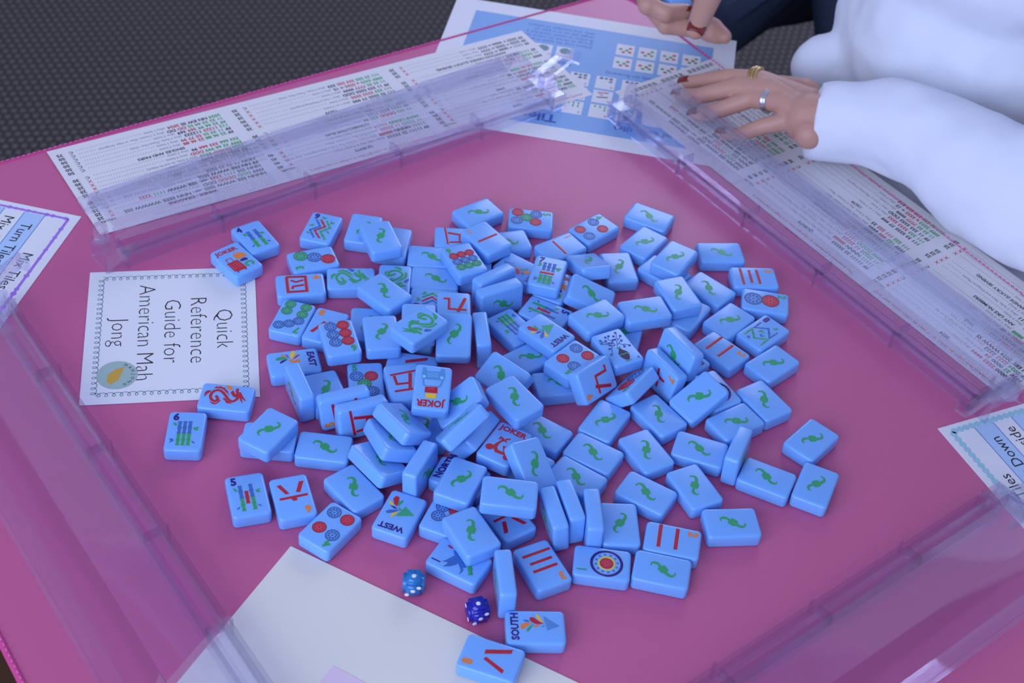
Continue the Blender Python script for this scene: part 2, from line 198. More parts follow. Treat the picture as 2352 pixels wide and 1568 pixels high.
GLYPH = json.loads("""{"back":[["P","green",[[-1.01,-6.79],[-1.42,-7.46],[-2.2,-7.78],[-3.16,-7.55],[-4.1,-6.74],[-4.74,-5.68],[-4.89,-4.43],[-4.56,-3.28],[-3.74,-2.24],[-2.84,-1.22],[-1.94,-0.5],[-2.89,0.01],[-3.21,0.69],[-2.63,1.78],[-1.43,2.89],[0.15,4.06],[0.72,3.78],[1.27,2.97],[2.07,3.78],[2.88,4.82],[3.4,5.91],[3.34,6.99],[2.79,7.72],[1.84,8.02],[1.06,7.81],[0.89,8.39],[1.68,8.89],[2.64,8.9],[3.96,8.22],[4.79,7.27],[5.22,5.96],[5.08,4.78],[4.45,3.4],[3.55,2.23],[3.04,1.29],[3.39,0.45],[2.87,-0.65],[1.67,-1.91],[0.48,-2.86],[-0.47,-2.65],[-0.84,-2.12],[-2.02,-2.62],[-2.63,-3.7],[-2.96,-4.85],[-2.91,-6.08],[-2.56,-6.91],[-1.98,-7.11],[-1.59,-6.82]]]],"dragon":[["S","main",[[-0.27,-7.09],[1.03,-6.03],[2.86,-5.2],[4.39,-5.79],[5.05,-7.01],[4.32,-8.74],[2.58,-10.12],[0.08,-10.76],[-2.57,-10.4],[-4.72,-9.03],[-5.83,-6.98],[-5.32,-4.83],[-3.67,-2.67],[-1.04,-0.55],[1.61,1.34],[3.55,3.54],[3.43,5.56],[1.77,7.04],[-0.62,7.93],[-3.47,7.38],[-6.23,6.15],[-8.83,5.99]],2.19],["P","main",[[1.94,-14.67],[-2.22,-15.1],[-4.37,-13.74],[-4.75,-11.09],[-2.66,-12.01],[-1.18,-13.29]]],["P","main",[[-5.4,7.23],[-5.63,8.78],[-2.3,10.56],[2.4,13.96],[1.39,11.95],[-0.94,10.14],[4.94,11.96],[1.71,9.75],[-1.07,8.76]]],["P","main",[[-4.65,1.91],[-6.81,3.31],[-4.1,4.98],[-2.71,6.62],[-0.12,6.67],[-1.1,4.43],[-3.16,2.89]]],["P","main",[[-7.23,-9.78],[-9.24,-8.37],[-8.5,-7.3],[-9.62,-5.71],[-8.63,-4.59],[-8.56,-2.75],[-6.75,-1.7],[-5.66,-0.11],[-3.79,0.49],[-2.02,1.75],[-3.98,-0.46],[-6.84,-3.31],[-7.74,-6.23]]],["P","main",[[1.79,-2.25],[1.23,-0.55],[3.27,1.0],[4.59,3.07],[5.84,5.58],[5.77,3.76],[5.83,1.06],[3.46,-0.32]]],["P","main",[[5.21,-10.48],[6.51,-8.29],[6.89,-6.4],[5.7,-4.84],[3.33,-3.97],[3.55,-3.25],[5.21,-3.59],[6.98,-4.8],[7.98,-6.18],[7.79,-8.25]]],["P","flame",[[-10.91,-2.42],[-10.73,-0.22],[-9.29,2.36],[-8.37,2.77],[-7.25,1.85],[-7.35,0.23],[-8.82,-0.97]]]],"south":[["P","yellow",[[9.05,-0.61],[9.19,-1.53],[7.85,-2.46],[5.4,-3.52],[3.22,-5.1],[3.33,-4.0],[4.65,-2.27],[6.59,-0.97],[8.31,-0.36]]],["P","red",[[6.03,3.49],[7.03,2.63],[6.81,1.03],[5.12,-0.89],[3.43,-2.8],[2.61,-4.96],[1.96,-2.71],[2.04,-0.11],[3.11,1.84],[4.56,3.17]]],["P","blue",[[4.86,7.28],[4.9,4.96],[3.58,3.22],[3.44,4.24],[3.77,6.43]]],["P","orange",[[-0.18,9.24],[1.54,8.55],[2.67,6.49],[2.71,4.28],[2.62,2.07],[1.61,3.73],[0.37,5.2],[-1.36,6.9],[-1.74,8.52]]],["P","green",[[-3.4,5.6],[-1.57,5.11],[-0.09,3.83],[1.52,1.73],[1.41,1.14],[-0.07,2.42],[-2.03,3.73],[-3.5,4.61]]],["P","orange",[[0.19,1.41],[1.19,-0.26],[1.72,-2.7],[0.98,-2.25],[-0.26,-0.77],[-0.41,0.84]]],["P","plane",[[7.77,-5.08],[0.68,-14.29],[2.5,-5.96]]],["P","plane",[[2.01,-6.13],[0.55,-14.08],[-2.48,-6.85]]],["P","plane",[[0.14,-3.21],[1.27,-5.28],[0.05,-5.21]]],["T","purple","SOUTH",[[-9.6,10.3],[10.23,10.43],[10.15,15.18],[-9.67,14.77]]]],"west":[["P","red",[[8.58,-9.93],[7.7,-12.65],[5.33,-12.53],[4.3,-8.73],[4.01,-4.63],[6.43,-6.25]]],["P","green",[[3.66,-5.16],[4.16,-8.4],[2.17,-11.22],[1.73,-9.48],[2.58,-6.02]]],["P","yellow",[[10.43,-6.79],[8.96,-7.44],[6.02,-5.27],[6.61,-4.63],[9.24,-5.39]]],["P","purple",[[7.93,-3.66],[5.46,-3.98],[2.7,-2.9],[4.54,-2.48]]],["P","blue",[[8.8,1.7],[7.03,-0.23],[1.08,-2.47],[3.79,0.63],[7.38,2.98]]],["P","yellow",[[4.36,4.67],[4.48,1.7],[1.15,-1.3],[1.93,0.95],[3.02,4.46]]],["P","planeg",[[1.35,2.97],[-1.24,-6.56],[-9.29,-1.72]]],["P","planeg",[[3.03,-5.06],[-0.51,-2.8],[1.32,-2.37]]],["T","purple","WEST",[[-7.48,10.36],[8.88,10.81],[8.81,14.9],[-7.99,14.96]]]],"east":[["P","yellow",[[-7.76,-1.88],[-10.65,0.18],[-10.62,1.98],[-8.75,2.47],[-6.04,1.04],[-2.35,-1.35],[-4.5,-1.81]]],["P","red",[[-2.32,-0.36],[-5.08,1.48],[-6.48,3.51],[-6.49,5.11],[-4.76,3.22]]],["P","orange",[[-8.42,-7.96],[-8.43,-6.36],[-5.56,-4.42],[-5.35,-5.65],[-7.13,-7.36]]],["P","blue",[[-8.15,-4.81],[-7.79,-3.67],[-4.39,-2.82],[-4.85,-3.74]]],["P","green",[[-4.08,-12.4],[-5.9,-11.13],[-6.34,-8.68],[-5.99,-6.74],[-3.6,-4.14],[-3.34,-8.35],[-3.12,-11.16]]],["P","purple",[[-0.43,-10.09],[-2.2,-8.53],[-3.06,-6.01],[-2.99,-4.04],[-1.74,-6.02],[-0.13,-8.45],[0.22,-9.7]]],["P","orange",[[-2.31,-3.55],[-2.85,-2.47],[-1.0,-0.38],[-2.15,4.59],[1.2,3.64],[0.14,-2.15]]],["T","purple","EAST",[[-8.66,10.28],[5.92,10.21],[6.81,15.04],[-8.21,15.23]]]],"north":[["T","purple","NORTH",[[-7.59,11.47],[16.23,8.25],[15.44,13.34],[-8.26,16.23]]]],"joker_luggage":[["P","orange",[[-0.2,3.75],[0.97,4.92],[5.56,4.58],[7.58,3.91],[8.5,-1.24],[7.21,-1.31],[0.16,-0.76]]],["S","orange",[[0.66,3.93],[1.64,6.45],[3.32,7.46],[4.89,6.5],[4.95,4.42]],0.49],["P","red",[[-9.25,-1.24],[-0.3,-1.43],[0.66,-12.56],[-0.4,-13.38],[-7.61,-12.81],[-9.32,-11.74]]],["S","red",[[-7.53,-0.51],[-7.26,3.51],[-3.33,3.15],[-3.01,-1.44]],0.58],["S","pink",[[-8.0,-3.36],[-7.52,-10.89]],0.36],["S","pink",[[-5.81,-3.38],[-5.5,-10.8]],0.36],["S","pink",[[-3.94,-3.16],[-3.47,-10.71]],0.36],["S","pink",[[-2.09,-3.32],[-1.64,-11.26]],0.36],["D","purple",[-7.49,-13.69],0.58],["D","purple",[-1.03,-14.11],0.54],["P","purple",[[0.97,-3.17],[3.41,-2.15],[5.96,-2.41],[7.21,-4.54],[6.3,-5.49],[3.08,-5.13],[1.08,-4.46]]],["S","green",[[6.43,-12.43],[8.06,-10.82],[7.34,-8.28],[4.66,-7.5],[2.39,-8.64],[2.36,-10.82],[3.39,-12.19]],1.89],["T","red","JOKER",[[-10.41,10.07],[8.14,9.42],[7.23,13.17],[-9.21,14.24]]]],"joker_jeep":[["P","sky",[[8.05,-7.45],[7.8,-10.89],[7.6,-15.02],[5.45,-14.99],[4.65,-12.37],[-4.28,-12.99],[-4.65,-15.44],[-6.92,-15.6],[-7.01,-12.7],[-7.77,-12.13],[-7.59,-7.34],[-5.96,-6.42],[7.34,-5.86]]],["S","sky",[[6.72,-5.27],[6.09,-1.3],[4.57,-0.17],[-4.14,-0.92],[-5.19,-1.91],[-6.52,-6.5]],1.29],["S","pale",[[4.25,-11.06],[-2.98,-11.43]],0.38],["S","pale",[[4.14,-9.72],[-3.09,-10.09]],0.38],["S","pale",[[4.02,-8.37],[-3.2,-8.74]],0.38],["D","pale",[6.39,-7.86],1.23],["D","pale",[-5.65,-8.41],1.23],["P","red",[[4.82,0.2],[-3.33,-0.47],[-3.73,4.35],[5.0,4.59]]],["S","pink",[[2.63,2.57],[1.76,1.27],[-0.64,1.16],[-1.29,2.18]],0.32],["P","yellow",[[4.23,5.31],[-2.93,4.86],[-2.95,8.47],[4.04,8.96]]],["T","red","JOKER",[[-8.74,10.31],[10.34,10.82],[9.59,15.88],[-7.75,15.42]]]],"joker_scooter":[["D","red",[-7.12,-7.84],2.71],["P","red",[[-5.6,-5.46],[-4.92,-2.68],[-3.76,0.41],[-1.95,1.12],[-2.91,-2.31],[-2.57,-5.82],[-0.99,-7.57],[3.13,-7.66],[5.72,-7.82],[4.24,-9.7],[-1.68,-10.32],[-4.17,-7.78]]],["S","red",[[-4.87,1.57],[-4.67,3.81],[-2.75,3.18],[-2.83,1.02]],1.31],["S","red",[[-2.04,1.3],[-0.6,3.88],[1.32,5.6]],1.25],["S","red",[[-1.58,2.77],[0.71,1.45]],0.97],["P","red",[[0.11,-2.67],[3.97,-1.09],[10.35,-4.82],[8.21,-8.96],[3.5,-8.34]]],["D","red",[7.19,-10.54],2.56],["T","red","JOKER",[[-9.36,10.31],[9.24,11.06],[9.4,14.94],[-9.83,15.28]]]],"b9":[["S","blue",[[-6.61,8.71],[-1.14,0.89],[-7.25,-5.6],[-1.36,-13.66]],2.2],["S","red",[[-3.01,9.11],[2.67,1.63],[-3.53,-5.15],[3.03,-13.25]],2.2],["S","green",[[1.61,9.02],[6.81,1.39],[1.05,-5.23],[7.42,-13.38]],2.2],["P","green",[[-2.92,11.94],[-2.49,13.76],[-1.07,12.01],[0.88,12.82],[-0.2,10.91],[-1.61,10.57]]],["P","green",[[5.1,7.16],[5.21,9.98],[6.85,8.04],[8.31,8.26],[7.6,6.77],[5.88,6.32]]],["P","green",[[-10.0,0.06],[-8.33,0.64],[-6.84,2.25],[-6.19,0.81],[-7.23,-0.64],[-8.91,-0.67]]],["P","green",[[-9.15,-8.97],[-8.02,-8.32],[-6.24,-9.62],[-6.68,-10.31],[-8.28,-10.04]]],["P","green",[[5.22,-4.08],[6.04,-2.98],[8.51,-5.42],[7.37,-5.53],[6.22,-4.56]]]],"b8":[["S","blue",[[-8.21,6.84],[-7.68,-1.54],[0.02,5.91],[7.22,-1.6],[7.16,7.64]],1.97],["S","green",[[-7.61,-13.12],[-8.11,-3.76],[-0.14,-10.69],[7.36,-3.69],[7.86,-13.08]],1.97],["P","green",[[2.02,8.44],[3.24,9.99],[4.13,11.95],[5.19,10.36],[4.91,8.75]]],["P","green",[[-2.96,-2.88],[-2.86,-0.25],[-1.42,0.75],[1.36,-0.73],[-0.75,-0.9]]],["P","blue",[[0.15,-4.75],[-0.24,-3.17],[1.48,-3.9],[3.47,-3.04],[2.34,-5.5]]],["P","blue",[[-4.53,-14.38],[-4.87,-12.34],[-3.43,-11.35],[-2.76,-12.97],[-1.6,-13.56],[-3.03,-14.55]]]],"b6":[["B","blue",[-4.23,8.43],[-3.88,-2.84],2.45,2],["B","green",[-3.88,-2.84],[-3.57,-13.63],2.45,2],["B","blue",[-0.8,8.58],[-0.48,-2.7],2.45,2],["B","green",[-0.48,-2.7],[-0.2,-13.48],2.45,2],["B","blue",[2.57,8.73],[2.92,-2.55],2.45,2],["B","green",[2.92,-2.55],[3.23,-13.34],2.45,2],["P","green",[[-8.7,7.07],[-7.02,6.76],[-5.91,4.49],[-7.53,4.42]]],["P","green",[[4.95,2.67],[6.48,3.5],[8.61,3.98],[7.71,2.4],[8.2,0.51],[5.99,0.79]]],["P","blue",[[-9.44,-7.86],[-7.88,-7.41],[-6.29,-9.23],[-7.49,-10.41],[-8.99,-11.23],[-8.42,-9.47]]],["P","blue",[[5.07,-9.5],[6.15,-9.46],[7.72,-11.27],[6.06,-10.97]]]],"b5":[["B","blue",[-3.96,8.42],[-4.12,-2.51],2.46,2],["B","green",[-4.12,-2.51],[-4.29,-13.26],2.46,2],["B","blue",[2.75,8.69],[2.8,-2.37],2.46,2],["B","green",[2.8,-2.37],[2.85,-13.24],2.46,2],["B","red",[-0.49,3.21],[-0.72,-7.53],2.46,2],["P","green",[[-8.53,7.04],[-6.79,6.29],[-5.85,3.9],[-7.43,3.9]]],["P","green",[[5.4,2.84],[8.72,3.56],[7.14,2.09],[8.18,0.41],[5.87,0.92]]],["P","blue",[[-8.77,-11.19],[-7.43,-9.36],[-6.11,-9.31],[-7.45,-11.13]]],["P","blue",[[4.69,-9.24],[6.15,-9.93],[7.25,-11.25],[5.72,-10.9]]]],"b4":[["B","blue",[-2.51,7.85],[-2.75,-2.36],2.99,2],["B","green",[-2.75,-2.36],[-2.99,-12.46],2.99,2],["B","blue",[3.34,8.13],[3.43,-2.31],2.99,2],["B","green",[3.43,-2.31],[3.51,-12.64],2.99,2],["P","green",[[-7.22,6.72],[-5.19,6.53],[-4.19,4.1],[-6.61,3.81]]],["P","green",[[5.23,3.31],[7.5,2.87],[8.54,0.52],[5.97,0.66]]],["P","blue",[[-7.73,-9.81],[-5.61,-8.46],[-5.01,-9.61],[-7.05,-10.53]]],["P","blue",[[5.66,-8.63],[7.37,-8.77],[7.91,-10.69],[6.35,-10.4]]]],"b7":[["B","blue",[-3.99,10.21],[-3.54,0.86],2.47,2],["B","blue",[-0.3,10.33],[-0.05,0.91],2.47,2],["B","blue",[3.38,10.45],[3.58,0.71],2.47,2],["B","red",[-5.85,-1.91],[5.21,-1.5],2.47,2],["B","green",[-3.97,-4.34],[-3.96,-14.6],2.68,2],["B","green",[-0.5,-4.28],[-0.27,-14.76],2.68,2],["B","green",[3.07,-4.19],[3.3,-14.81],2.68,2],["P","green",[[-9.24,4.71],[-8.12,6.73],[-8.99,7.99],[-7.91,9.36],[-6.27,8.07],[-6.18,5.87],[-7.61,4.38]]],["P","green",[[4.97,5.65],[6.9,6.69],[9.37,6.04],[7.93,4.55],[8.17,2.44],[6.06,3.22]]],["P","blue",[[-8.96,-12.45],[-8.38,-10.68],[-9.12,-9.09],[-7.45,-8.77],[-6.0,-10.09],[-6.4,-11.8]]],["P","blue",[[4.98,-10.94],[6.23,-10.47],[7.96,-12.29],[6.53,-12.83]]]],"b1":[["P","blue",[[-6.14,8.51],[-3.51,6.74],[1.38,4.45],[1.74,1.97],[-0.6,-0.52],[-3.83,-0.26],[-7.26,2.83],[-9.56,6.26],[-6.79,5.17],[-4.96,5.32]]],["P","blue",[[4.87,7.01],[5.26,5.74],[2.86,1.41],[-0.39,-3.37],[-2.87,-6.81],[-4.22,-4.62],[-2.72,-0.82],[1.36,3.84]]],["P","blue",[[-2.87,-1.2],[-4.22,-4.62],[-5.94,-6.17],[-9.83,-5.4],[-6.47,-4.69]]],["P","red",[[6.15,11.92],[7.15,11.59],[7.09,9.76],[6.03,7.66],[5.35,8.77],[5.66,9.85]]],["B","green",[1.44,-6.34],[-6.71,-11.73],2.77,2]],"d2":[["C","blue",[-0.56,-9.33],6.976470588235294],["C","red",[-0.78,3.63],6.976470588235294]],"d3":[["C","green",[5.61,8.15],5.51764705882353],["C","blue",[1.68,-1.47],5.51764705882353],["C","red",[-2.84,-10.92],5.51764705882353]],"d4":[["C","blue",[4.91,-10.39],4.647058823529412],["C","red",[-5.51,-10.37],4.647058823529412],["C","red",[4.87,4.69],4.647058823529412],["C","blue",[-5.68,4.97],4.647058823529412]],"d5":[["C","red",[-6.77,-10.94],4.847058823529412],["C","blue",[-6.41,3.95],4.847058823529412],["C","green",[-1.27,-3.52],4.847058823529412],["C","blue",[3.65,-11.16],4.847058823529412],["C","red",[3.76,3.83],4.847058823529412]],"d6":[["C","blue",[4.12,-12.3],4.552941176470588],["C","red",[-4.75,-12.44],4.552941176470588],["C","blue",[4.11,-3.78],4.552941176470588],["C","red",[-4.76,-3.89],4.552941176470588],["C","blue",[3.95,4.5],4.552941176470588],["C","red",[-4.93,4.42],4.552941176470588]],"d7":[["C","green",[5.81,-13.07],4.152941176470588],["C","green",[6.03,-5.44],4.152941176470588],["C","green",[-6.16,-12.92],4.152941176470588],["C","green",[-5.94,-4.93],4.152941176470588],["C","blue",[6.54,10.64],4.152941176470588],["C","blue",[-0.04,7.22],4.152941176470588],["C","blue",[-5.71,2.58],4.152941176470588]],"d9":[["C","red",[-6.11,5.6],3.6941176470588237],["C","red",[0.14,5.63],3.6941176470588237],["C","red",[6.71,5.67],3.6941176470588237],["C","blue",[-6.26,-1.31],3.6941176470588237],["C","blue",[0.15,-1.35],3.6941176470588237],["C","blue",[6.57,-1.29],3.6941176470588237],["C","green",[-6.1,-7.97],3.6941176470588237],["C","green",[0.22,-8.01],3.6941176470588237],["C","green",[6.82,-7.82],3.6941176470588237]],"d1":[["R","purple",[-0.28,-2.77],10.51764705882353,8.623529411764705],["R","yellow",[-0.28,-2.77],5.529411764705883,4.376470588235295],["C","red",[-0.28,-2.77],4.223529411764706],["O","blue",[-0.28,-2.77],6.952941176470588,0.8]],"c1":[["S","red",[[-8.69,-1.06],[9.1,-1.24]],2.15]],"c2":[["S","red",[[-10.7,-8.75],[8.12,-8.54]],2.49],["S","red",[[-9.84,2.31],[7.68,2.38]],2.49]],"c3":[["S","red",[[9.05,-9.63],[-10.28,-9.79]],2.17],["S","red",[[7.23,-2.97],[-8.13,-3.0]],2.17],["S","red",[[8.11,3.2],[-8.75,3.03]],2.17]],"c4":[["S","red",[[-9.29,-9.59],[-8.63,4.24],[7.82,4.06],[7.87,-9.8],[-9.29,-9.59]],2.56],["S","red",[[-5.18,-6.86],[-2.92,-3.37],[-4.76,2.34]],1.99],["S","red",[[4.69,-6.6],[1.93,-5.63],[0.8,2.32]],2.14]],"c5":[["S","red",[[9.06,-7.27],[-11.31,-9.85]],1.87],["S","red",[[6.49,-6.14],[5.81,2.01],[-4.34,1.79]],1.99],["S","red",[[-4.93,-7.58],[-2.42,7.93]],2.48],["S","red",[[8.36,8.81],[-7.08,7.64]],1.99]],"c6":[["P","red",[[8.38,-11.06],[5.67,-11.12],[1.73,-2.82],[4.17,-2.69]]],["P","red",[[-6.33,-11.48],[-9.33,-11.48],[-5.23,-2.55],[-2.66,-3.19]]],["S","red",[[8.64,0.77],[-9.47,0.33]],2.03],["P","red",[[2.31,-0.05],[-2.18,0.34],[-2.16,3.74],[0.44,3.82]]]],"c8":[["P","red",[[4.08,4.86],[9.65,-10.37],[6.77,-10.26],[1.19,4.67]]],["P","red",[[-2.51,4.05],[-0.56,3.05],[-5.9,-9.73],[-8.49,-9.39]]]],"c9":[["S","red",[[7.64,-10.08],[3.38,-10.05],[3.57,1.19],[-9.16,1.7]],2.08],["S","red",[[-3.02,4.18],[-8.33,-11.05]],2.55]],"c7":[["S","red",[[-7,-1.2],[7,2.2]],2.2],["S","red",[[-1.0,7.5],[-1.2,-6.5],[0.3,-8],[6,-8],[7,-5.5]],2.2]],"vase":[["S","navy",[[6.0,13.43],[5.85,11.41],[4.14,8.91],[4.52,6.38]],0.46],["S","navy",[[7.79,9.37],[6.78,8.04],[4.35,6.45],[2.1,4.8],[0.93,1.8],[-0.07,0.49]],0.46],["S","navy",[[6.09,4.8],[3.34,3.37],[1.07,2.03]],0.46],["S","navy",[[-8.41,10.05],[-7.47,8.45],[-5.37,6.35],[-3.85,5.38]],0.46],["S","navy",[[-9.12,7.43],[-8.37,6.22],[-5.37,4.59],[-3.96,3.09],[-0.84,2.0]],0.46],["S","navy",[[-0.49,12.44],[-2.47,9.47],[-0.61,6.59],[-0.56,2.46]],0.46],["S","navy",[[8.91,-2.03],[7.12,0.22],[4.69,0.72],[2.92,2.67]],0.46],["S","navy",[[4.87,-1.41],[5.04,0.27]],0.46],["S","navy",[[-6.54,0.15],[-4.81,0.26],[-2.75,1.97]],0.46],["S","navy",[[-8.36,-5.7],[-6.51,-3.63],[-5.08,-0.2]],0.46],["D","navy",[6.07,13.55],1.0],["D","navy",[2.94,10.78],1.0],["D","navy",[7.79,9.37],1.0],["D","navy",[6.09,4.8],1.0],["D","navy",[-0.33,12.37],1.0],["D","navy",[-3.17,12.0],1.0],["D","navy",[-4.86,8.62],1.0],["D","navy",[-8.43,10.2],1.0],["D","navy",[-9.12,7.43],1.0],["D","navy",[-3.88,5.69],1.0],["D","navy",[-1.92,5.11],1.0],["D","navy",[0.58,7.53],1.0],["D","navy",[2.35,7.34],1.0],["D","navy",[-4.29,3.24],1.0],["D","navy",[8.91,-2.03],1.0],["D","navy",[4.95,-1.45],1.0],["D","navy",[-6.54,0.15],1.0],["D","navy",[-8.39,-5.4],1.0],["P","plum",[[-0.19,-1.79],[1.3,-2.45],[1.27,-3.9],[2.29,-4.64],[3.93,-7.11],[3.98,-9.45],[2.81,-12.4],[1.57,-14.43],[-0.97,-14.16],[-2.26,-12.15],[-3.1,-9.76],[-3.24,-6.53],[-1.54,-4.39]]],["P","green",[[-1.56,-0.6],[2.05,-0.16],[1.75,-1.19],[-0.75,-1.69]]],["S","green",[[-3.08,-8.34],[-1.14,-7.9],[-0.06,-8.52],[2.18,-7.93],[3.95,-9.15]],1.53],["S","green",[[-2.22,-15.18],[2.61,-15.47]],0.88],["T","navy","4",[[7.68,-15.71],[9.42,-15.62],[9.55,-13.37],[7.97,-13.54]]]]}""")
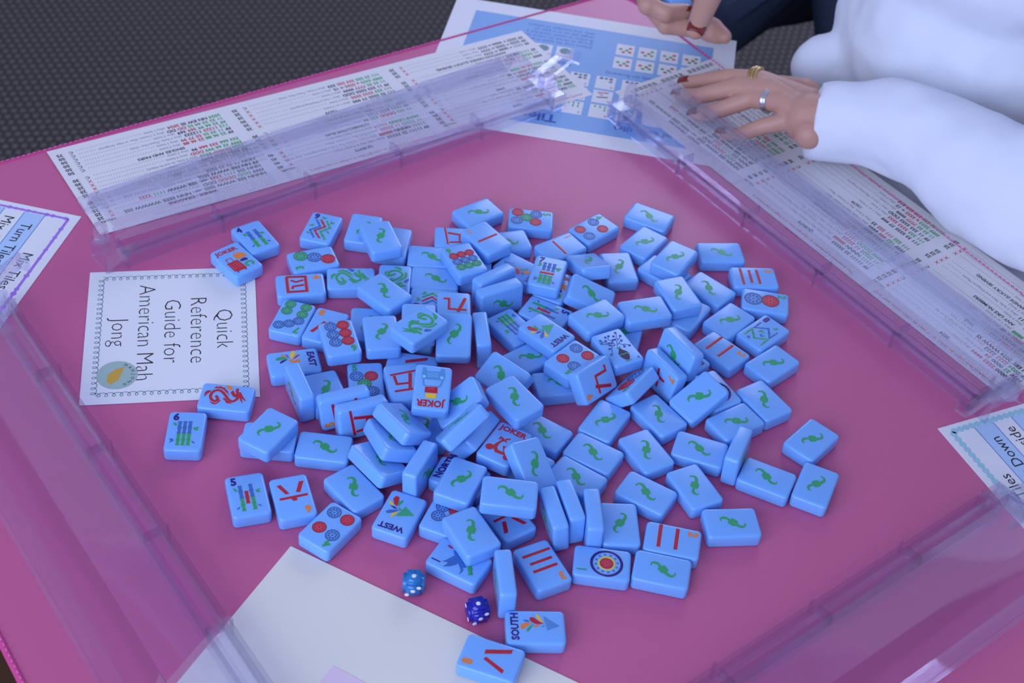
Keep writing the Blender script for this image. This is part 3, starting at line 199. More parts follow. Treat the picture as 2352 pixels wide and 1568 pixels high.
TILES = [
('b4',-204.72,876.69,5.30,0.9415,0.0000,0.0000,0.3371,'pale blue four-bamboo tile with purple 4, alone beside the suitcase joker at upper left'),
('joker_luggage',-212.90,847.47,5.80,0.9188,0.0000,0.0000,0.3947,'pale blue JOKER tile with red suitcase and orange handbag, partly on the guide card'),
('b9',-157.17,896.87,5.30,0.9972,0.0000,0.0000,-0.0742,'pale blue nine-bamboo tile with purple 9 and zigzag canes, at the back left edge'),
('d3',-156.66,857.80,5.30,0.5317,0.0000,0.0000,0.8470,'pale blue three-dot tile with green, blue and red wheels in a row'),
('c4',-160.55,827.09,5.30,0.7957,0.0000,0.0000,-0.6056,'pale blue red box-shaped character tile with orange 4, near the left edge'),
('d7',-159.96,790.10,5.30,0.0772,0.0000,0.0000,0.9970,'pale blue seven-dot tile with four green and three blue wheels, at the left edge'),
('c8',-134.91,785.13,5.30,0.9957,0.0000,0.0000,-0.0924,'pale blue orange 8 tile with red stroke, half covered by the six-dot tile'),
('d6',-120.85,762.75,16.05,0.1847,0.0000,0.0000,-0.9828,'pale blue six-dot tile with blue and red wheel columns, resting on others at left'),
('back',-105.54,791.98,5.30,0.9983,0.0000,0.0000,0.0578,'nearest face-down tile above and right of the six-dot tile, lying flat, blue'),
('back',-92.80,773.31,16.05,0.9926,0.0000,0.0000,0.1213,'nearest face-down tile left of the raised green dragon, lying flat, blue'),
('back',-124.77,901.49,5.30,0.9997,0.0000,0.0000,-0.0243,'nearest face-down tile right of the nine-bamboo tile, lying flat, blue'),
('back',-108.59,881.12,16.05,0.9756,0.0000,0.0000,0.2195,'nearest face-down tile right of the three-dot tile, lying flat, blue'),
('b3',-99.82,889.82,5.30,0.9998,0.0000,0.0000,-0.0180,'mostly covered bamboo tile under a face-down tile, showing green and blue leaf tips'),
('back',-68.77,876.82,5.30,0.7312,0.0000,0.0000,-0.6822,'nearest face-down tile left of the nine-dot tile, lying flat, blue'),
('back',-63.06,851.76,5.30,0.7292,0.0000,0.0000,-0.6843,'nearest face-down tile below and left of the nine-dot tile, lying flat, blue'),
('dragon_green',-125.07,840.81,5.30,0.7679,0.0000,0.0000,-0.6406,'pale blue green dragon tile lying lengthwise beside the red box character tile'),
('dragon_green',-92.83,844.19,5.30,0.0327,0.0000,0.0000,-0.9995,'green dragon tile half covered by a face-down tile, coil showing at the back'),
('back',-96.94,817.92,16.05,0.9027,0.0000,0.0000,0.4302,'nearest face-down tile above and left of the raised green dragon, lying flat, blue'),
('back',-38.58,938.71,5.30,0.9096,0.0000,0.0000,-0.4155,'nearest face-down tile above the raised orange 1, lying flat, blue'),
('d5',4.14,937.47,5.30,0.7153,0.0000,0.0000,-0.6988,'pale blue five-dot tile with green 5, uncovered at the far back edge'),
('c1',-28.51,894.12,16.05,0.9304,0.0000,0.0000,0.3665,'pale blue orange 1 tile with single red bar, lying on top near the back'),
('c5',-51.23,903.50,5.30,0.7406,0.0000,0.0000,-0.6719,'pale blue red character tile at the back, partly under the left orange 1 tile'),
('back',-12.76,905.74,5.30,0.8240,0.0000,0.0000,-0.5666,'nearest face-down tile right of the raised orange 1, lying flat, blue'),
('c1',29.54,906.06,5.30,0.9074,0.0000,0.0000,-0.4202,'orange 1 tile with single red bar, flat beside the four-dot tile at the back'),
('d4',54.88,934.54,5.30,0.9321,0.0000,0.0000,-0.3623,'pale blue four-dot tile with green 4 at the far back edge'),
('back',99.36,958.27,5.30,0.8297,0.0000,0.0000,0.5582,'second face-down tile right of the back four-dot tile, lying flat, blue'),
('back',95.15,924.23,5.30,0.9606,0.0000,0.0000,-0.2779,'nearest face-down tile right of the back four-dot tile, lying flat, blue'),
('back',75.86,889.37,5.30,0.9927,0.0000,0.0000,0.1202,'nearest face-down tile below and right of the back four-dot tile, lying flat, blue'),
('back',51.93,880.76,13.94,0.9630,-0.1910,-0.0150,0.1896,'nearest face-down tile below and right of the flat orange 1, tilted, blue'),
('back',54.00,845.75,13.14,0.7333,0.1869,0.0532,0.6515,'nearest face-down tile right of the half-covered five-bamboo tile, tilted, blue'),
('b7',21.00,860.77,16.05,0.9970,0.0000,0.0000,-0.0768,'pale blue seven-bamboo tile with purple 7 lying on top near the back'),
('south',-0.28,874.16,5.30,0.4980,0.0000,0.0000,-0.8672,'pale blue partly covered tile showing a blue paper plane, behind the seven-bamboo tile'),
('joker_luggage',28.19,858.25,5.30,0.9856,0.0000,0.0000,-0.1692,'pale blue almost hidden JOKER tile under the seven-bamboo tile, red letters peeking out'),
('back',-18.33,846.37,13.33,0.6784,0.2476,0.6282,-0.2896,'nearest green-curl tile left of the seven-bamboo tile, standing on edge, blue'),
('back',-13.13,832.33,13.02,0.6394,0.3338,0.6056,-0.3361,'nearest green-curl tile left of the half-covered five-bamboo tile, standing on edge, blue'),
('c9',-44.71,808.13,15.70,0.0514,0.0000,0.0000,-0.9987,'pale blue red nine character tile behind a leaning face-down tile, only stroke ends visible'),
('back',-41.33,774.88,21.66,0.9857,0.1634,-0.0111,0.0395,'nearest face-down tile right of the raised green dragon, tilted, blue'),
('back',-68.19,790.83,16.05,0.9982,0.0000,0.0000,0.0599,'nearest face-down tile above the raised green dragon, lying flat, blue'),
('back',-67.44,795.14,5.30,0.9996,0.0000,0.0000,-0.0294,'nearest face-down tile below the raised green dragon, lying flat, blue'),
('b9',-60.64,827.08,5.30,0.6866,0.0000,0.0000,0.7271,'buried bamboo tile with red, green and blue zigzag ends showing, left of centre'),
('back',-33.93,868.35,5.30,0.9993,0.0000,0.0000,0.0372,'nearest face-down tile below and right of the nine-dot tile, lying flat, blue'),
('d9',-42.80,864.82,16.05,0.9653,0.0000,0.0000,0.2610,'nine-dot tile with red, blue and green rows, lying on top at the back'),
('b5',22.68,826.91,5.30,0.5493,0.0000,0.0000,-0.8357,'pale blue five-bamboo tile with purple 5, half covered by the upper WEST tile'),
('back',59.50,814.51,18.53,0.9108,0.0000,0.0000,-0.4129,'nearest face-down tile above and left of the vase tile, lying flat, blue'),
('b6',-0.72,806.84,5.30,0.3641,0.0000,0.0000,-0.9314,'pale blue buried bamboo tile with green and blue canes under the upper WEST tile'),
('west',24.13,793.49,16.05,0.4358,0.0000,0.0000,-0.9000,'pale blue WEST tile with green paper plane in the middle of the pile'),
('back',13.80,776.86,5.30,0.9183,0.0000,0.0000,-0.3958,'nearest face-down tile below and left of the middle WEST, lying flat, blue'),
('back',-21.64,785.86,12.97,0.7311,-0.0609,0.6755,0.0735,'nearest green-curl tile left of the middle WEST, standing on edge, blue'),
('d4',43.78,767.70,16.05,0.3148,0.0000,0.0000,0.9492,'pale blue four-dot tile under the leaning orange 9 tile'),
('back',-2.68,745.06,16.17,0.8668,0.0927,-0.2518,0.4203,'nearest face-down tile right of the car JOKER, tilted, blue'),
('back',36.17,753.37,5.30,0.8042,0.0000,0.0000,-0.5944,'nearest face-down tile left of the leaning 9, lying flat, blue'),
('back',6.04,711.51,27.32,0.9304,0.0260,-0.0100,0.3656,'nearest face-down tile above the scooter JOKER, lying flat, blue'),
('c9',58.94,749.77,19.39,0.3114,0.4464,-0.1011,0.8328,'leaning tile with orange 9 and red character facing the camera, right of centre'),
('d2',87.71,752.84,13.02,0.2511,-0.3818,0.1094,0.8827,'tile tipped on its side showing foreshortened blue and red wheels, right of centre'),
('vase',75.57,785.38,16.05,0.9608,0.0000,0.0000,0.2771,'pale blue flower tile with purple vase and blue branches'),
('back',81.83,814.37,5.30,0.9964,0.0000,0.0000,-0.0843,'nearest face-down tile above and right of the vase tile, lying flat, blue'),
('back',94.92,830.58,16.05,0.8287,0.0000,0.0000,-0.5597,'nearest face-down tile above the leaning 7, lying flat, blue'),
('back',120.02,853.60,16.05,0.9758,0.0000,0.0000,0.2187,'second face-down tile above and left of the slanted orange 2, lying flat, blue'),
('back',117.53,895.91,16.05,0.9714,0.0000,0.0000,-0.2376,'second face-down tile above and left of the two-dot tile, lying flat, blue'),
('back',111.29,890.55,5.30,0.8843,0.0000,0.0000,0.4668,'second face-down tile below and right of the back four-dot tile, lying flat, blue'),
('back',155.89,922.15,5.30,0.7656,0.0000,0.0000,-0.6433,'nearest face-down tile above and left of the right orange 3, lying flat, blue'),
('c3',181.39,895.47,5.30,0.7546,0.0000,0.0000,-0.6562,'pale blue orange 3 tile with three red bars at the far right edge'),
('d2',188.72,868.03,5.30,0.6811,0.0000,0.0000,-0.7322,'pale blue two-dot tile with one blue and one red wheel at the right edge'),
('back',145.72,875.87,5.30,0.9001,0.0000,0.0000,0.4358,'nearest face-down tile left of the right orange 3, lying flat, blue'),
('back',160.03,841.54,5.30,0.9428,0.0000,0.0000,-0.3335,'nearest face-down tile above the slanted orange 2, lying flat, blue'),
('b8',185.26,831.90,5.30,0.9331,0.0000,0.0000,-0.3596,'pale blue eight-bamboo tile with purple 8 and zigzag canes at the right edge'),
('back',128.13,844.41,5.30,0.9698,0.0000,0.0000,-0.2438,'nearest face-down tile above and left of the slanted orange 2, lying flat, blue'),
('back',119.62,782.31,23.64,0.7315,0.2019,-0.6020,0.2485,'nearest green-curl tile above and right of the leaning 7, standing on edge, blue'),
('c7',109.42,769.58,13.28,0.2485,0.6020,0.2019,-0.7315,'pale blue leaning tile with orange 7 and red character, at the right'),
('east',123.95,794.48,5.30,0.3966,0.0000,0.0000,-0.9180,'pale blue EAST tile mostly hidden under a leaning face-down tile at the right'),
('c2',153.35,807.10,5.30,0.4168,0.0000,0.0000,-0.9090,'pale blue orange 2 tile with two slanted red bars, left of the eight-bamboo tile'),
('back',190.37,799.08,5.30,0.9261,0.0000,0.0000,-0.3773,'nearest face-down tile below the eight-bamboo tile, lying flat, blue'),
('back',182.17,759.04,5.30,0.9493,0.0000,0.0000,0.3142,'nearest face-down tile below and right of the slanted orange 2, lying flat, blue'),
('back',160.69,734.63,5.30,0.8988,0.0000,0.0000,-0.4383,'nearest face-down tile below the slanted orange 2, lying flat, blue'),
('d1',146.85,763.90,5.30,0.9576,0.0000,0.0000,0.2880,'buried tile at the right with only the rim of a purple ring showing'),
('back',134.36,746.79,15.19,0.8978,0.1980,-0.0252,-0.3926,'nearest face-down tile below and right of the leaning 7, tilted, blue'),
('back',159.55,698.64,13.10,0.7113,0.1022,0.6839,-0.1261,'nearest green-curl tile above and right of the front orange 2, standing on edge, blue'),
('back',69.57,721.16,5.30,0.9761,0.0000,0.0000,-0.2174,'nearest face-down tile below the leaning 9, lying flat, blue'),
('back',107.12,732.62,5.30,0.9383,0.0000,0.0000,0.3459,'nearest face-down tile below the leaning 7, lying flat, blue'),
('back',27.57,704.30,5.30,0.8567,0.0000,0.0000,0.5158,'nearest face-down tile right of the scooter JOKER, lying flat, blue'),
('back',62.90,689.31,5.30,0.8493,0.0000,0.0000,0.5279,'second face-down tile below the leaning 9, lying flat, blue'),
('back',52.40,665.37,5.30,0.8631,0.0000,0.0000,0.5051,'nearest face-down tile above the purple ring tile, lying flat, blue'),
('back',98.69,696.84,5.30,0.9579,0.0000,0.0000,0.2873,'second face-down tile below the leaning 7, lying flat, blue'),
('back',98.89,658.84,5.30,0.8498,0.0000,0.0000,0.5271,'nearest face-down tile above and left of the front orange 2, lying flat, blue'),
('back',135.30,704.02,5.30,0.7872,0.0000,0.0000,0.6168,'second face-down tile below and right of the leaning 7, lying flat, blue'),
('back',131.14,669.22,5.30,0.9649,0.0000,0.0000,0.2626,'nearest face-down tile above the front orange 2, lying flat, blue'),
('back',180.15,684.68,5.30,0.8207,0.0000,0.0000,0.5714,'second face-down tile above and right of the front orange 2, lying flat, blue'),
('back',212.88,682.94,5.30,0.9850,0.0000,0.0000,-0.1726,'second face-down tile right of the front orange 2, lying flat, blue'),
('back',213.37,725.34,5.30,0.9450,0.0000,0.0000,-0.3271,'nearest face-down tile below and right of the eight-bamboo tile, lying flat, blue'),
('back',154.86,640.98,5.30,0.7683,0.0000,0.0000,-0.6400,'nearest face-down tile right of the front orange 2, lying flat, blue'),
('c2',116.11,620.53,5.30,0.6649,0.0000,0.0000,-0.7469,'pale blue orange 2 tile with two red bars at the lower right edge'),
('back',109.24,595.66,5.30,0.6616,0.0000,0.0000,-0.7499,'nearest face-down tile below the front orange 2, lying flat, blue'),
('d1',71.54,595.46,5.30,0.7169,0.0000,0.0000,0.6972,'pale blue one-dot tile with a big purple ring wheel at the front edge'),
('c3',34.34,588.61,5.30,0.2700,0.0000,0.0000,-0.9629,'orange 3 tile with three red bars at the front, left of the one-dot tile'),
('back',81.86,629.20,5.30,0.9987,0.0000,0.0000,0.0517,'nearest face-down tile above and right of the purple ring tile, lying flat, blue'),
('back',39.27,624.97,13.12,0.6543,0.1171,-0.7390,0.1101,'nearest green-curl tile above the front orange 3, standing on edge, blue'),
('back',48.88,632.53,13.20,0.6838,0.1019,-0.7122,0.1219,'second green-curl tile above the front orange 3, standing on edge, blue'),
('back',63.74,626.98,12.78,0.6949,0.0396,-0.7165,0.0471,'nearest green-curl tile above and left of the purple ring tile, standing on edge, blue'),
('back',11.91,568.65,12.76,0.6987,0.0711,-0.7094,0.0592,'nearest green-curl tile below and right of the bird tile, standing on edge, blue'),
('west',-58.94,616.92,5.30,0.1340,0.0000,0.0000,0.9910,'pale blue WEST tile with green paper plane lying upside down at lower left'),
('d6',-29.38,621.81,5.30,0.1411,0.0000,0.0000,0.9900,'pale blue dot tile beside the lower WEST tile, half covered by a face-down tile'),
('back',-22.92,641.93,16.05,0.9901,0.0000,0.0000,-0.1407,'nearest face-down tile below the NORTH tile, lying flat, blue'),
('back',-11.98,600.39,15.94,0.9560,0.0000,0.0000,0.2934,'nearest face-down tile above the bird tile, lying flat, blue'),
('back',9.09,626.52,26.37,0.7080,-0.0056,0.0021,-0.7062,'nearest face-down tile below the scooter JOKER, lying flat, blue'),
('c6',8.92,624.47,5.30,0.9439,0.0000,0.0000,0.3304,'pale blue red six character tile under two face-down tiles at the front'),
('b1',-17.44,584.54,5.30,0.8359,0.0000,0.0000,0.5489,'pale blue one-bamboo tile with blue bird wing and purple 1, at the front edge'),
('south',33.08,540.66,5.30,0.6631,0.0000,0.0000,0.7485,'pale blue SOUTH tile with blue paper plane and colourful feathers, at the front'),
('c8',8.51,514.36,6.30,0.7848,0.0000,0.0000,0.6197,'pale blue orange 8 tile with two red strokes lying partly on the cream envelope'),
('b5',-156.46,618.47,5.30,0.9831,0.0000,0.0000,0.1832,'pale blue five-bamboo tile with purple 5 lying apart at lower left'),
('c6',-128.07,621.15,5.30,0.1947,0.0000,0.0000,-0.9809,'upside-down red six character tile with orange 6, beside the five-bamboo tile at lower left'),
('d4',-100.63,600.17,5.30,0.2506,0.0000,0.0000,0.9681,'pale blue four-dot tile touching the tip of the cream envelope'),
('back',-115.95,667.33,5.30,0.7051,0.0000,0.0000,-0.7091,'nearest face-down tile below and left of the left five-dot tile, lying flat, blue'),
('back',-152.73,666.92,16.05,0.9764,0.0000,0.0000,-0.2158,'nearest face-down tile below and right of the red dragon, lying flat, blue'),
('back',-153.13,670.60,5.30,0.7162,0.0000,0.0000,-0.6979,'second face-down tile below and right of the red dragon, lying flat, blue'),
('dragon_red',-188.60,702.14,5.80,0.7133,0.0000,0.0000,-0.7009,'pale blue red dragon tile resting on the corner of the guide card'),
('b6',-208.34,667.45,5.30,0.9985,0.0000,0.0000,0.0556,'pale blue six-bamboo tile with purple 6, leftmost tile on the mat'),
('east',-150.10,744.20,5.30,0.8176,0.0000,0.0000,-0.5758,'pale blue EAST tile with colourful feathers at the left edge'),
('back',-140.37,712.52,13.09,0.6786,0.1848,-0.6929,0.1591,'nearest green-curl tile below the left EAST, standing on edge, blue'),
('back',-123.74,720.43,5.30,0.9728,0.0000,0.0000,0.2318,'nearest face-down tile left of the left five-dot tile, lying flat, blue'),
('c5',-107.81,701.64,14.32,0.4022,0.5176,-0.3610,0.6634,'rear of two upright tiles, orange 5 low on its face, left of the pile'),
('c5',-94.76,694.68,13.52,0.6595,0.3216,0.5486,-0.4009,'tile standing on edge with red five character, in front of another upright tile'),
('back',-66.52,683.40,23.23,0.8967,-0.0979,0.2428,0.3570,'nearest face-down tile below and left of the car JOKER, tilted, blue'),
('back',-73.00,672.32,17.37,0.9475,-0.1218,0.1846,0.2308,'second face-down tile below and right of the left five-dot tile, tilted, blue'),
('back',-78.28,656.09,11.73,0.9045,-0.0593,0.1740,0.3848,'nearest face-down tile above the front WEST, tilted, blue'),
('back',-91.04,634.55,5.30,0.9249,0.0000,0.0000,0.3803,'nearest face-down tile above and left of the front WEST, lying flat, blue'),
('back',-50.17,652.37,13.53,0.7200,0.0864,0.6771,-0.1249,'nearest green-curl tile left of the NORTH tile, standing on edge, blue'),
('north',-24.11,654.76,5.30,0.8045,0.0000,0.0000,0.5940,'pale blue NORTH tile mostly covered at the front of the pile'),
('joker_scooter',2.64,678.33,15.73,0.9780,0.0000,0.0000,-0.2085,'pale blue JOKER tile with red scooter, partly covered'),
('back',21.25,659.47,21.26,0.9123,0.1996,0.1952,0.2996,'second face-down tile below and right of the scooter JOKER, tilted, blue'),
('back',-26.11,676.54,33.72,0.7828,0.0336,-0.4466,-0.4320,'nearest face-down tile above and left of the scooter JOKER, tilted, blue'),
('back',-29.78,706.44,23.86,0.7878,0.2717,-0.1906,-0.5188,'nearest face-down tile below and right of the car JOKER, tilted, blue'),
('back',-18.10,687.90,13.94,0.8536,-0.1112,-0.4802,-0.1683,'nearest face-down tile left of the scooter JOKER, tilted, blue'),
('joker_jeep',-49.89,707.76,32.42,0.0227,-0.0345,0.1088,-0.9932,'JOKER tile with blue car front, red and yellow plates, upside down on top'),
('c5',-70.04,726.02,16.05,0.1477,0.0000,0.0000,-0.9890,'pale blue red five character tile lying under the blue car JOKER tile'),
('c8',-68.58,754.17,5.30,0.7168,0.0000,0.0000,0.6973,'buried red character tile behind the blue car JOKER tile, one stroke end showing'),
('d5',-97.81,734.08,5.30,0.9944,0.0000,0.0000,0.1058,'five-dot tile with blue, red and green wheels in the left of the pile'),
('back',-52.68,694.53,5.30,0.9864,0.0000,0.0000,0.1642,'nearest face-down tile below the car JOKER, lying flat, blue'),
('back',16.78,675.54,5.30,0.8588,0.0000,0.0000,0.5123,'nearest face-down tile below and right of the scooter JOKER, lying flat, blue'),
('dragon_green',-65.93,766.79,33.83,0.3374,-0.0050,-0.0081,0.9413,'pale blue green dragon tile raised on top of the pile, left of centre'),
]
# ---------------------------------------------------------------- materials
M = {}
M['tile'] = mat('blue_tile_plastic', (.20, .46, .90), .22, Subsurface_Weight=.45, Subsurface_Radius=(.35, .7, 1.0), Subsurface_Scale=.004, Specular_IOR_Level=.5)
def paint(n, c): M[n] = mat('paint_' + n, c, .28)
for n, c in dict(green=(.03, .36, .13), red=(.50, .012, .03), blue=(.04, .15, .48), purple=(.025, .008, .20), orange=(.85, .22, .015), yellow=(.85, .55, .03),
                 pink=(.70, .18, .28), sky=(.08, .30, .62), pale=(.30, .55, .90), plane=(.09, .26, .58), planeg=(.04, .40, .18), navy=(.02, .07, .32), plum=(.02, .003, .06), dgreen=(.01, .20, .09), dred=(.30, .004, .02), dblue=(.02, .06, .28),
                 lgreen=(.10, .46, .26), lred=(.62, .06, .10), lblue=(.14, .34, .72)).items(): paint(n, c)
M['mat'] = mat('pink_mat', (.58, .115, .25), .38, Specular_IOR_Level=.55); bump(M['mat'], 900, .12, .0004)
M['binding'] = mat('mat_binding', (.62, .06, .24), .7); bump(M['binding'], 1500, .5, .0006)
M['stitch'] = mat('stitch_thread', (.78, .14, .38), .8)
M['wood'] = mat('table_wood', (.12, .06, .03), .5)
M['clear'] = mat('clear_acrylic', (.93, .94, 1.0), .03, IOR=1.45, Transmission_Weight=1.0)
_n = M['clear'].node_tree.nodes; _l = M['clear'].node_tree.links
_t = _n.new('ShaderNodeBsdfTransparent'); _t.inputs[0].default_value = (.95, .95, 1, 1); _m = _n.new('ShaderNodeMixShader'); _m.inputs[0].default_value = .2
_l.new(_t.outputs[0], _m.inputs[1]); _l.new(_n['Principled BSDF'].outputs[0], _m.inputs[2]); _l.new(_m.outputs[0], _n['Material Output'].inputs[0])
M['paper'] = mat('white_paper', (.80, .80, .80), .55); M['cream'] = mat('cream_envelope_paper', (.80, .76, .66), .7)
M['card'] = mat('score_card_paper', (.78, .76, .74), .45)
M['ink'] = mat('black_ink', (.012, .012, .02), .5); M['inkg'] = mat('green_ink', (.01, .36, .06), .5); M['inkr'] = mat('red_ink', (.55, .02, .03), .5)
M['ink2'] = mat('grey_ink', (.10, .10, .14), .5)
M['sheet'] = mat('blue_print', (.22, .42, .72), .5); M['inkb'] = mat('blue_ink', (.03, .10, .42), .5)
M['stripe'] = mat('light_blue_print', (.45, .62, .84), .5); M['rule'] = mat('rule_blue_print', (.12, .24, .55), .5)
M['lilac'] = mat('lilac_border_print', (.38, .18, .68), .5); M['teal'] = mat('teal_border_print', (.10, .32, .42), .5); M['teal2'] = mat('pale_teal_print', (.36, .62, .68), .5)
M['curl'] = mat('grey_green_print', (.16, .27, .29), .5); M['badge'] = mat('sage_badge_print', (.36, .50, .44), .5); M['bird'] = mat('ochre_print', (.62, .36, .04), .5)
M['pinkpaper'] = mat('pink_paper', (.80, .62, .72), .6)
# ---------------------------------------------------------------- floor: woven carpet
fm = mat('woven_carpet', (.05, .04, .04), .95)
nt = fm.node_tree; N = nt.nodes; Lk = nt.links
def math_(op, a, b=None):
    n = N.new('ShaderNodeMath'); n.operation = op
    for i, v in enumerate((a, b)):
        if v is None: continue
        if isinstance(v, (int, float)): n.inputs[i].default_value = v
        else: Lk.new(v, n.inputs[i])
    return n.outputs[0]
tc = N.new('ShaderNodeTexCoord'); mp = N.new('ShaderNodeMapping'); mp.inputs['Rotation'].default_value = (0, 0, -.22); mp.inputs['Scale'].default_value = (1 / .0150, 1 / .0175, 1)
Lk.new(tc.outputs['Object'], mp.inputs['Vector']); sx = N.new('ShaderNodeSeparateXYZ'); Lk.new(mp.outputs[0], sx.inputs[0])
row = math_('FLOOR', sx.outputs[1]); half = math_('MULTIPLY', math_('MODULO', math_('ABSOLUTE', row), 2.0), .5)
u = math_('ADD', sx.outputs[0], half); nub = math_('MULTIPLY', math_('SINE', math_('MULTIPLY', math_('FRACT', u), math.pi)), math_('SINE', math_('MULTIPLY', math_('FRACT', sx.outputs[1]), math.pi)))
nz = N.new('ShaderNodeTexNoise'); nz.inputs['Scale'].default_value = 300; Lk.new(tc.outputs['Object'], nz.inputs['Vector'])
hgt = math_('ADD', nub, math_('MULTIPLY', nz.outputs[0], .35))
cr = N.new('ShaderNodeValToRGB'); Lk.new(hgt, cr.inputs[0]); e = cr.color_ramp.elements
e[0].position = .18; e[0].color = (.018, .014, .014, 1); e[1].position = .95; e[1].color = (.125, .105, .098, 1)
Lk.new(cr.outputs[0], N['Principled BSDF'].inputs['Base Color'])
bp = N.new('ShaderNodeBump'); bp.inputs['Strength'].default_value = 1; bp.inputs['Distance'].default_value = .006; Lk.new(hgt, bp.inputs['Height']); Lk.new(bp.outputs[0], N['Principled BSDF'].inputs['Normal'])
me = bpy.data.meshes.new('floor'); me.from_pydata([(-4, -2, 0), (4, -2, 0), (4, 6, 0), (-4, 6, 0)], [], [(0, 1, 2, 3)]); me.materials.append(fm)
fl = bpy.data.objects.new('floor', me); C.objects.link(fl); fl['kind'] = 'structure'
# ---------------------------------------------------------------- table and mat
A1 = math.radians(38.5)
MC = Vector((5, 781.5, 0))                                   # centre of the mat
def rot2(p, a): return (p[0] * math.cos(a) - p[1] * math.sin(a), p[0] * math.sin(a) + p[1] * math.cos(a))
def rrect(hx, hy, r, n=8):
    o = []
    for cx, cy, a0 in ((hx - r, hy - r, 0), (-hx + r, hy - r, 90), (-hx + r, -hy + r, 180), (hx - r, -hy + r, 270)):
        o += [(cx + r * math.cos(math.radians(a0 + 90 * i / n)), cy + r * math.sin(math.radians(a0 + 90 * i / n))) for i in range(n + 1)]
    return o
tb = empty('card_table', W(MC - Vector((0, 0, 740))), Quaternion((0, 0, 1), A1))
tag(tb, 'square card table hidden under the pink mat', 'table')
b = MB(); b.prism(rrect(386, 386, 30), 707, 736, M['wood']); b.build('tabletop', tb)
for i, j in ((1, 1), (1, -1), (-1, 1), (-1, -1)):
    b = MB(); b.box((i * 330 - 18, j * 330 - 18, 0), (i * 330 + 18, j * 330 + 18, 706.5), M['wood']); b.build('leg', tb)
mt = MB(); mt.prism(rrect(397, 397, 26), -3.4, 0, M['mat'])
mto = mt.build('game_mat'); mto.location = W(MC); mto.rotation_euler = (0, 0, A1)
tag(mto, 'square pink game mat with stitched edge covering the table', 'mat')
b = MB(); P = rrect(397, 397, 26, 10)
b.tube([(x, y, -1.6) for x, y in P] + [(P[0][0], P[0][1], -1.6)], 2.6, M['binding'], 8, False)
n = 0; ring = P + [P[0]]; acc = 0
for i in range(len(P)):
    p, q = Vector(ring[i]), Vector(ring[i + 1]); d = (q - p).length; s_ = 0
    while s_ + 3.0 < d:
        a = p.lerp(q, s_ / d); c_ = p.lerp(q, (s_ + 2.4) / d); nn = Vector((a.x, a.y)).normalized()
        for ins in (.8,): b.bead([(a.x - nn.x * 0, a.y), (c_.x, c_.y)], 1.2, 1.2, .5, M['stitch'])
        s_ += 4.4
b.build('stitched_edge', mto, True)
# ---------------------------------------------------------------- mahjong tiles
TW, TL_, TT = 24.8, 36.0, 10.6
def tile_body():
    bm = bmesh.new(); bmesh.ops.create_cube(bm, size=1)
    for v in bm.verts: v.co = Vector((v.co.x * TW, v.co.y * TL_, v.co.z * TT)) / 1000
    bmesh.ops.bevel(bm, geom=[e for e in bm.edges if abs(e.verts[0].co.z - e.verts[1].co.z) > .005], offset=.0030, segments=5, profile=.5, affect='EDGES')
    bmesh.ops.bevel(bm, geom=[e for e in bm.edges if abs(e.verts[0].co.z - e.verts[1].co.z) < 1e-5 and len(e.link_faces) == 2 and abs(e.link_faces[0].normal.z - e.link_faces[1].normal.z) > .5], offset=.0019, segments=4, profile=.5, affect='EDGES')
    for f in bm.faces: f.smooth = True
    me = bpy.data.meshes.new('mahjong_tile'); bm.to_mesh(me); bm.free(); me.materials.append(M['tile']); return me
BODY = tile_body()
ZF = TT / 2
LT = dict(green='dgreen', red='dred', blue='dblue')
def wheel(mb, c, r, col):
    mb.prism(mb.circle(c, r * .93, 28), ZF - .2, ZF + .06, M['l' + col])
    mb.bead(mb.circle(c, r * .93, 28), r * .13, ZF + .02, .22, M[LT[col]], True)
    mb.bead(mb.circle(c, r * .74, 24), r * .07, ZF + .03, .12, M[LT[col]], True)
    for k in range(8):
        a = k * math.pi / 4; ca, sa = math.cos(a), math.sin(a)
        q = [(.30, 0), (.52, .13), (.62, .10), (.62, -.10), (.52, -.13)]
        mb.prism([(c[0] + r * (x * ca - y * sa), c[1] + r * (x * sa + y * ca)) for x, y in q], ZF - .1, ZF + .14, M[col if col == 'red' else LT[col]])
    mb.prism(mb.circle(c, r * .11, 10), ZF - .1, ZF + .16, M[LT[col]])
def stick(mb, p0, p1, w, n, col):
    a, b_ = Vector(p0), Vector(p1); t = (b_ - a) / n; d = t.normalized(); q = Vector((-d.y, d.x))
    for i in range(n):
        s = a + t * (i + .03); e = a + t * (i + .97); m_ = (s + e) / 2; L = []
        pr = [(s, .5), (s + (e - s) * .13, .46), (m_, .36), (e - (e - s) * .13, .46), (e, .5)]
        vs = []; prof = [(-1, -.2), (-.7, .7), (0, 1), (.7, .7), (1, -.2)]
        for c_, hw in pr:
            for uu, hh in prof: vs.append((c_.x + q.x * uu * w * hw, c_.y + q.y * uu * w * hw, ZF + hh * .28))
        fs = [(k * 5 + x + 1, k * 5 + x, k * 5 + 5 + x, k * 5 + 6 + x) for k in range(4) for x in range(4)] + [(0, 1, 2, 3, 4), (24, 23, 22, 21, 20)]
        fs = [f[::-1] for f in fs] if (Vector(vs[fs[5][1]]) - Vector(vs[fs[5][0]])).cross(Vector(vs[fs[5][2]]) - Vector(vs[fs[5][0]])).z < 0 else fs
        mb.add(vs, fs, M[col])
_gm = {}
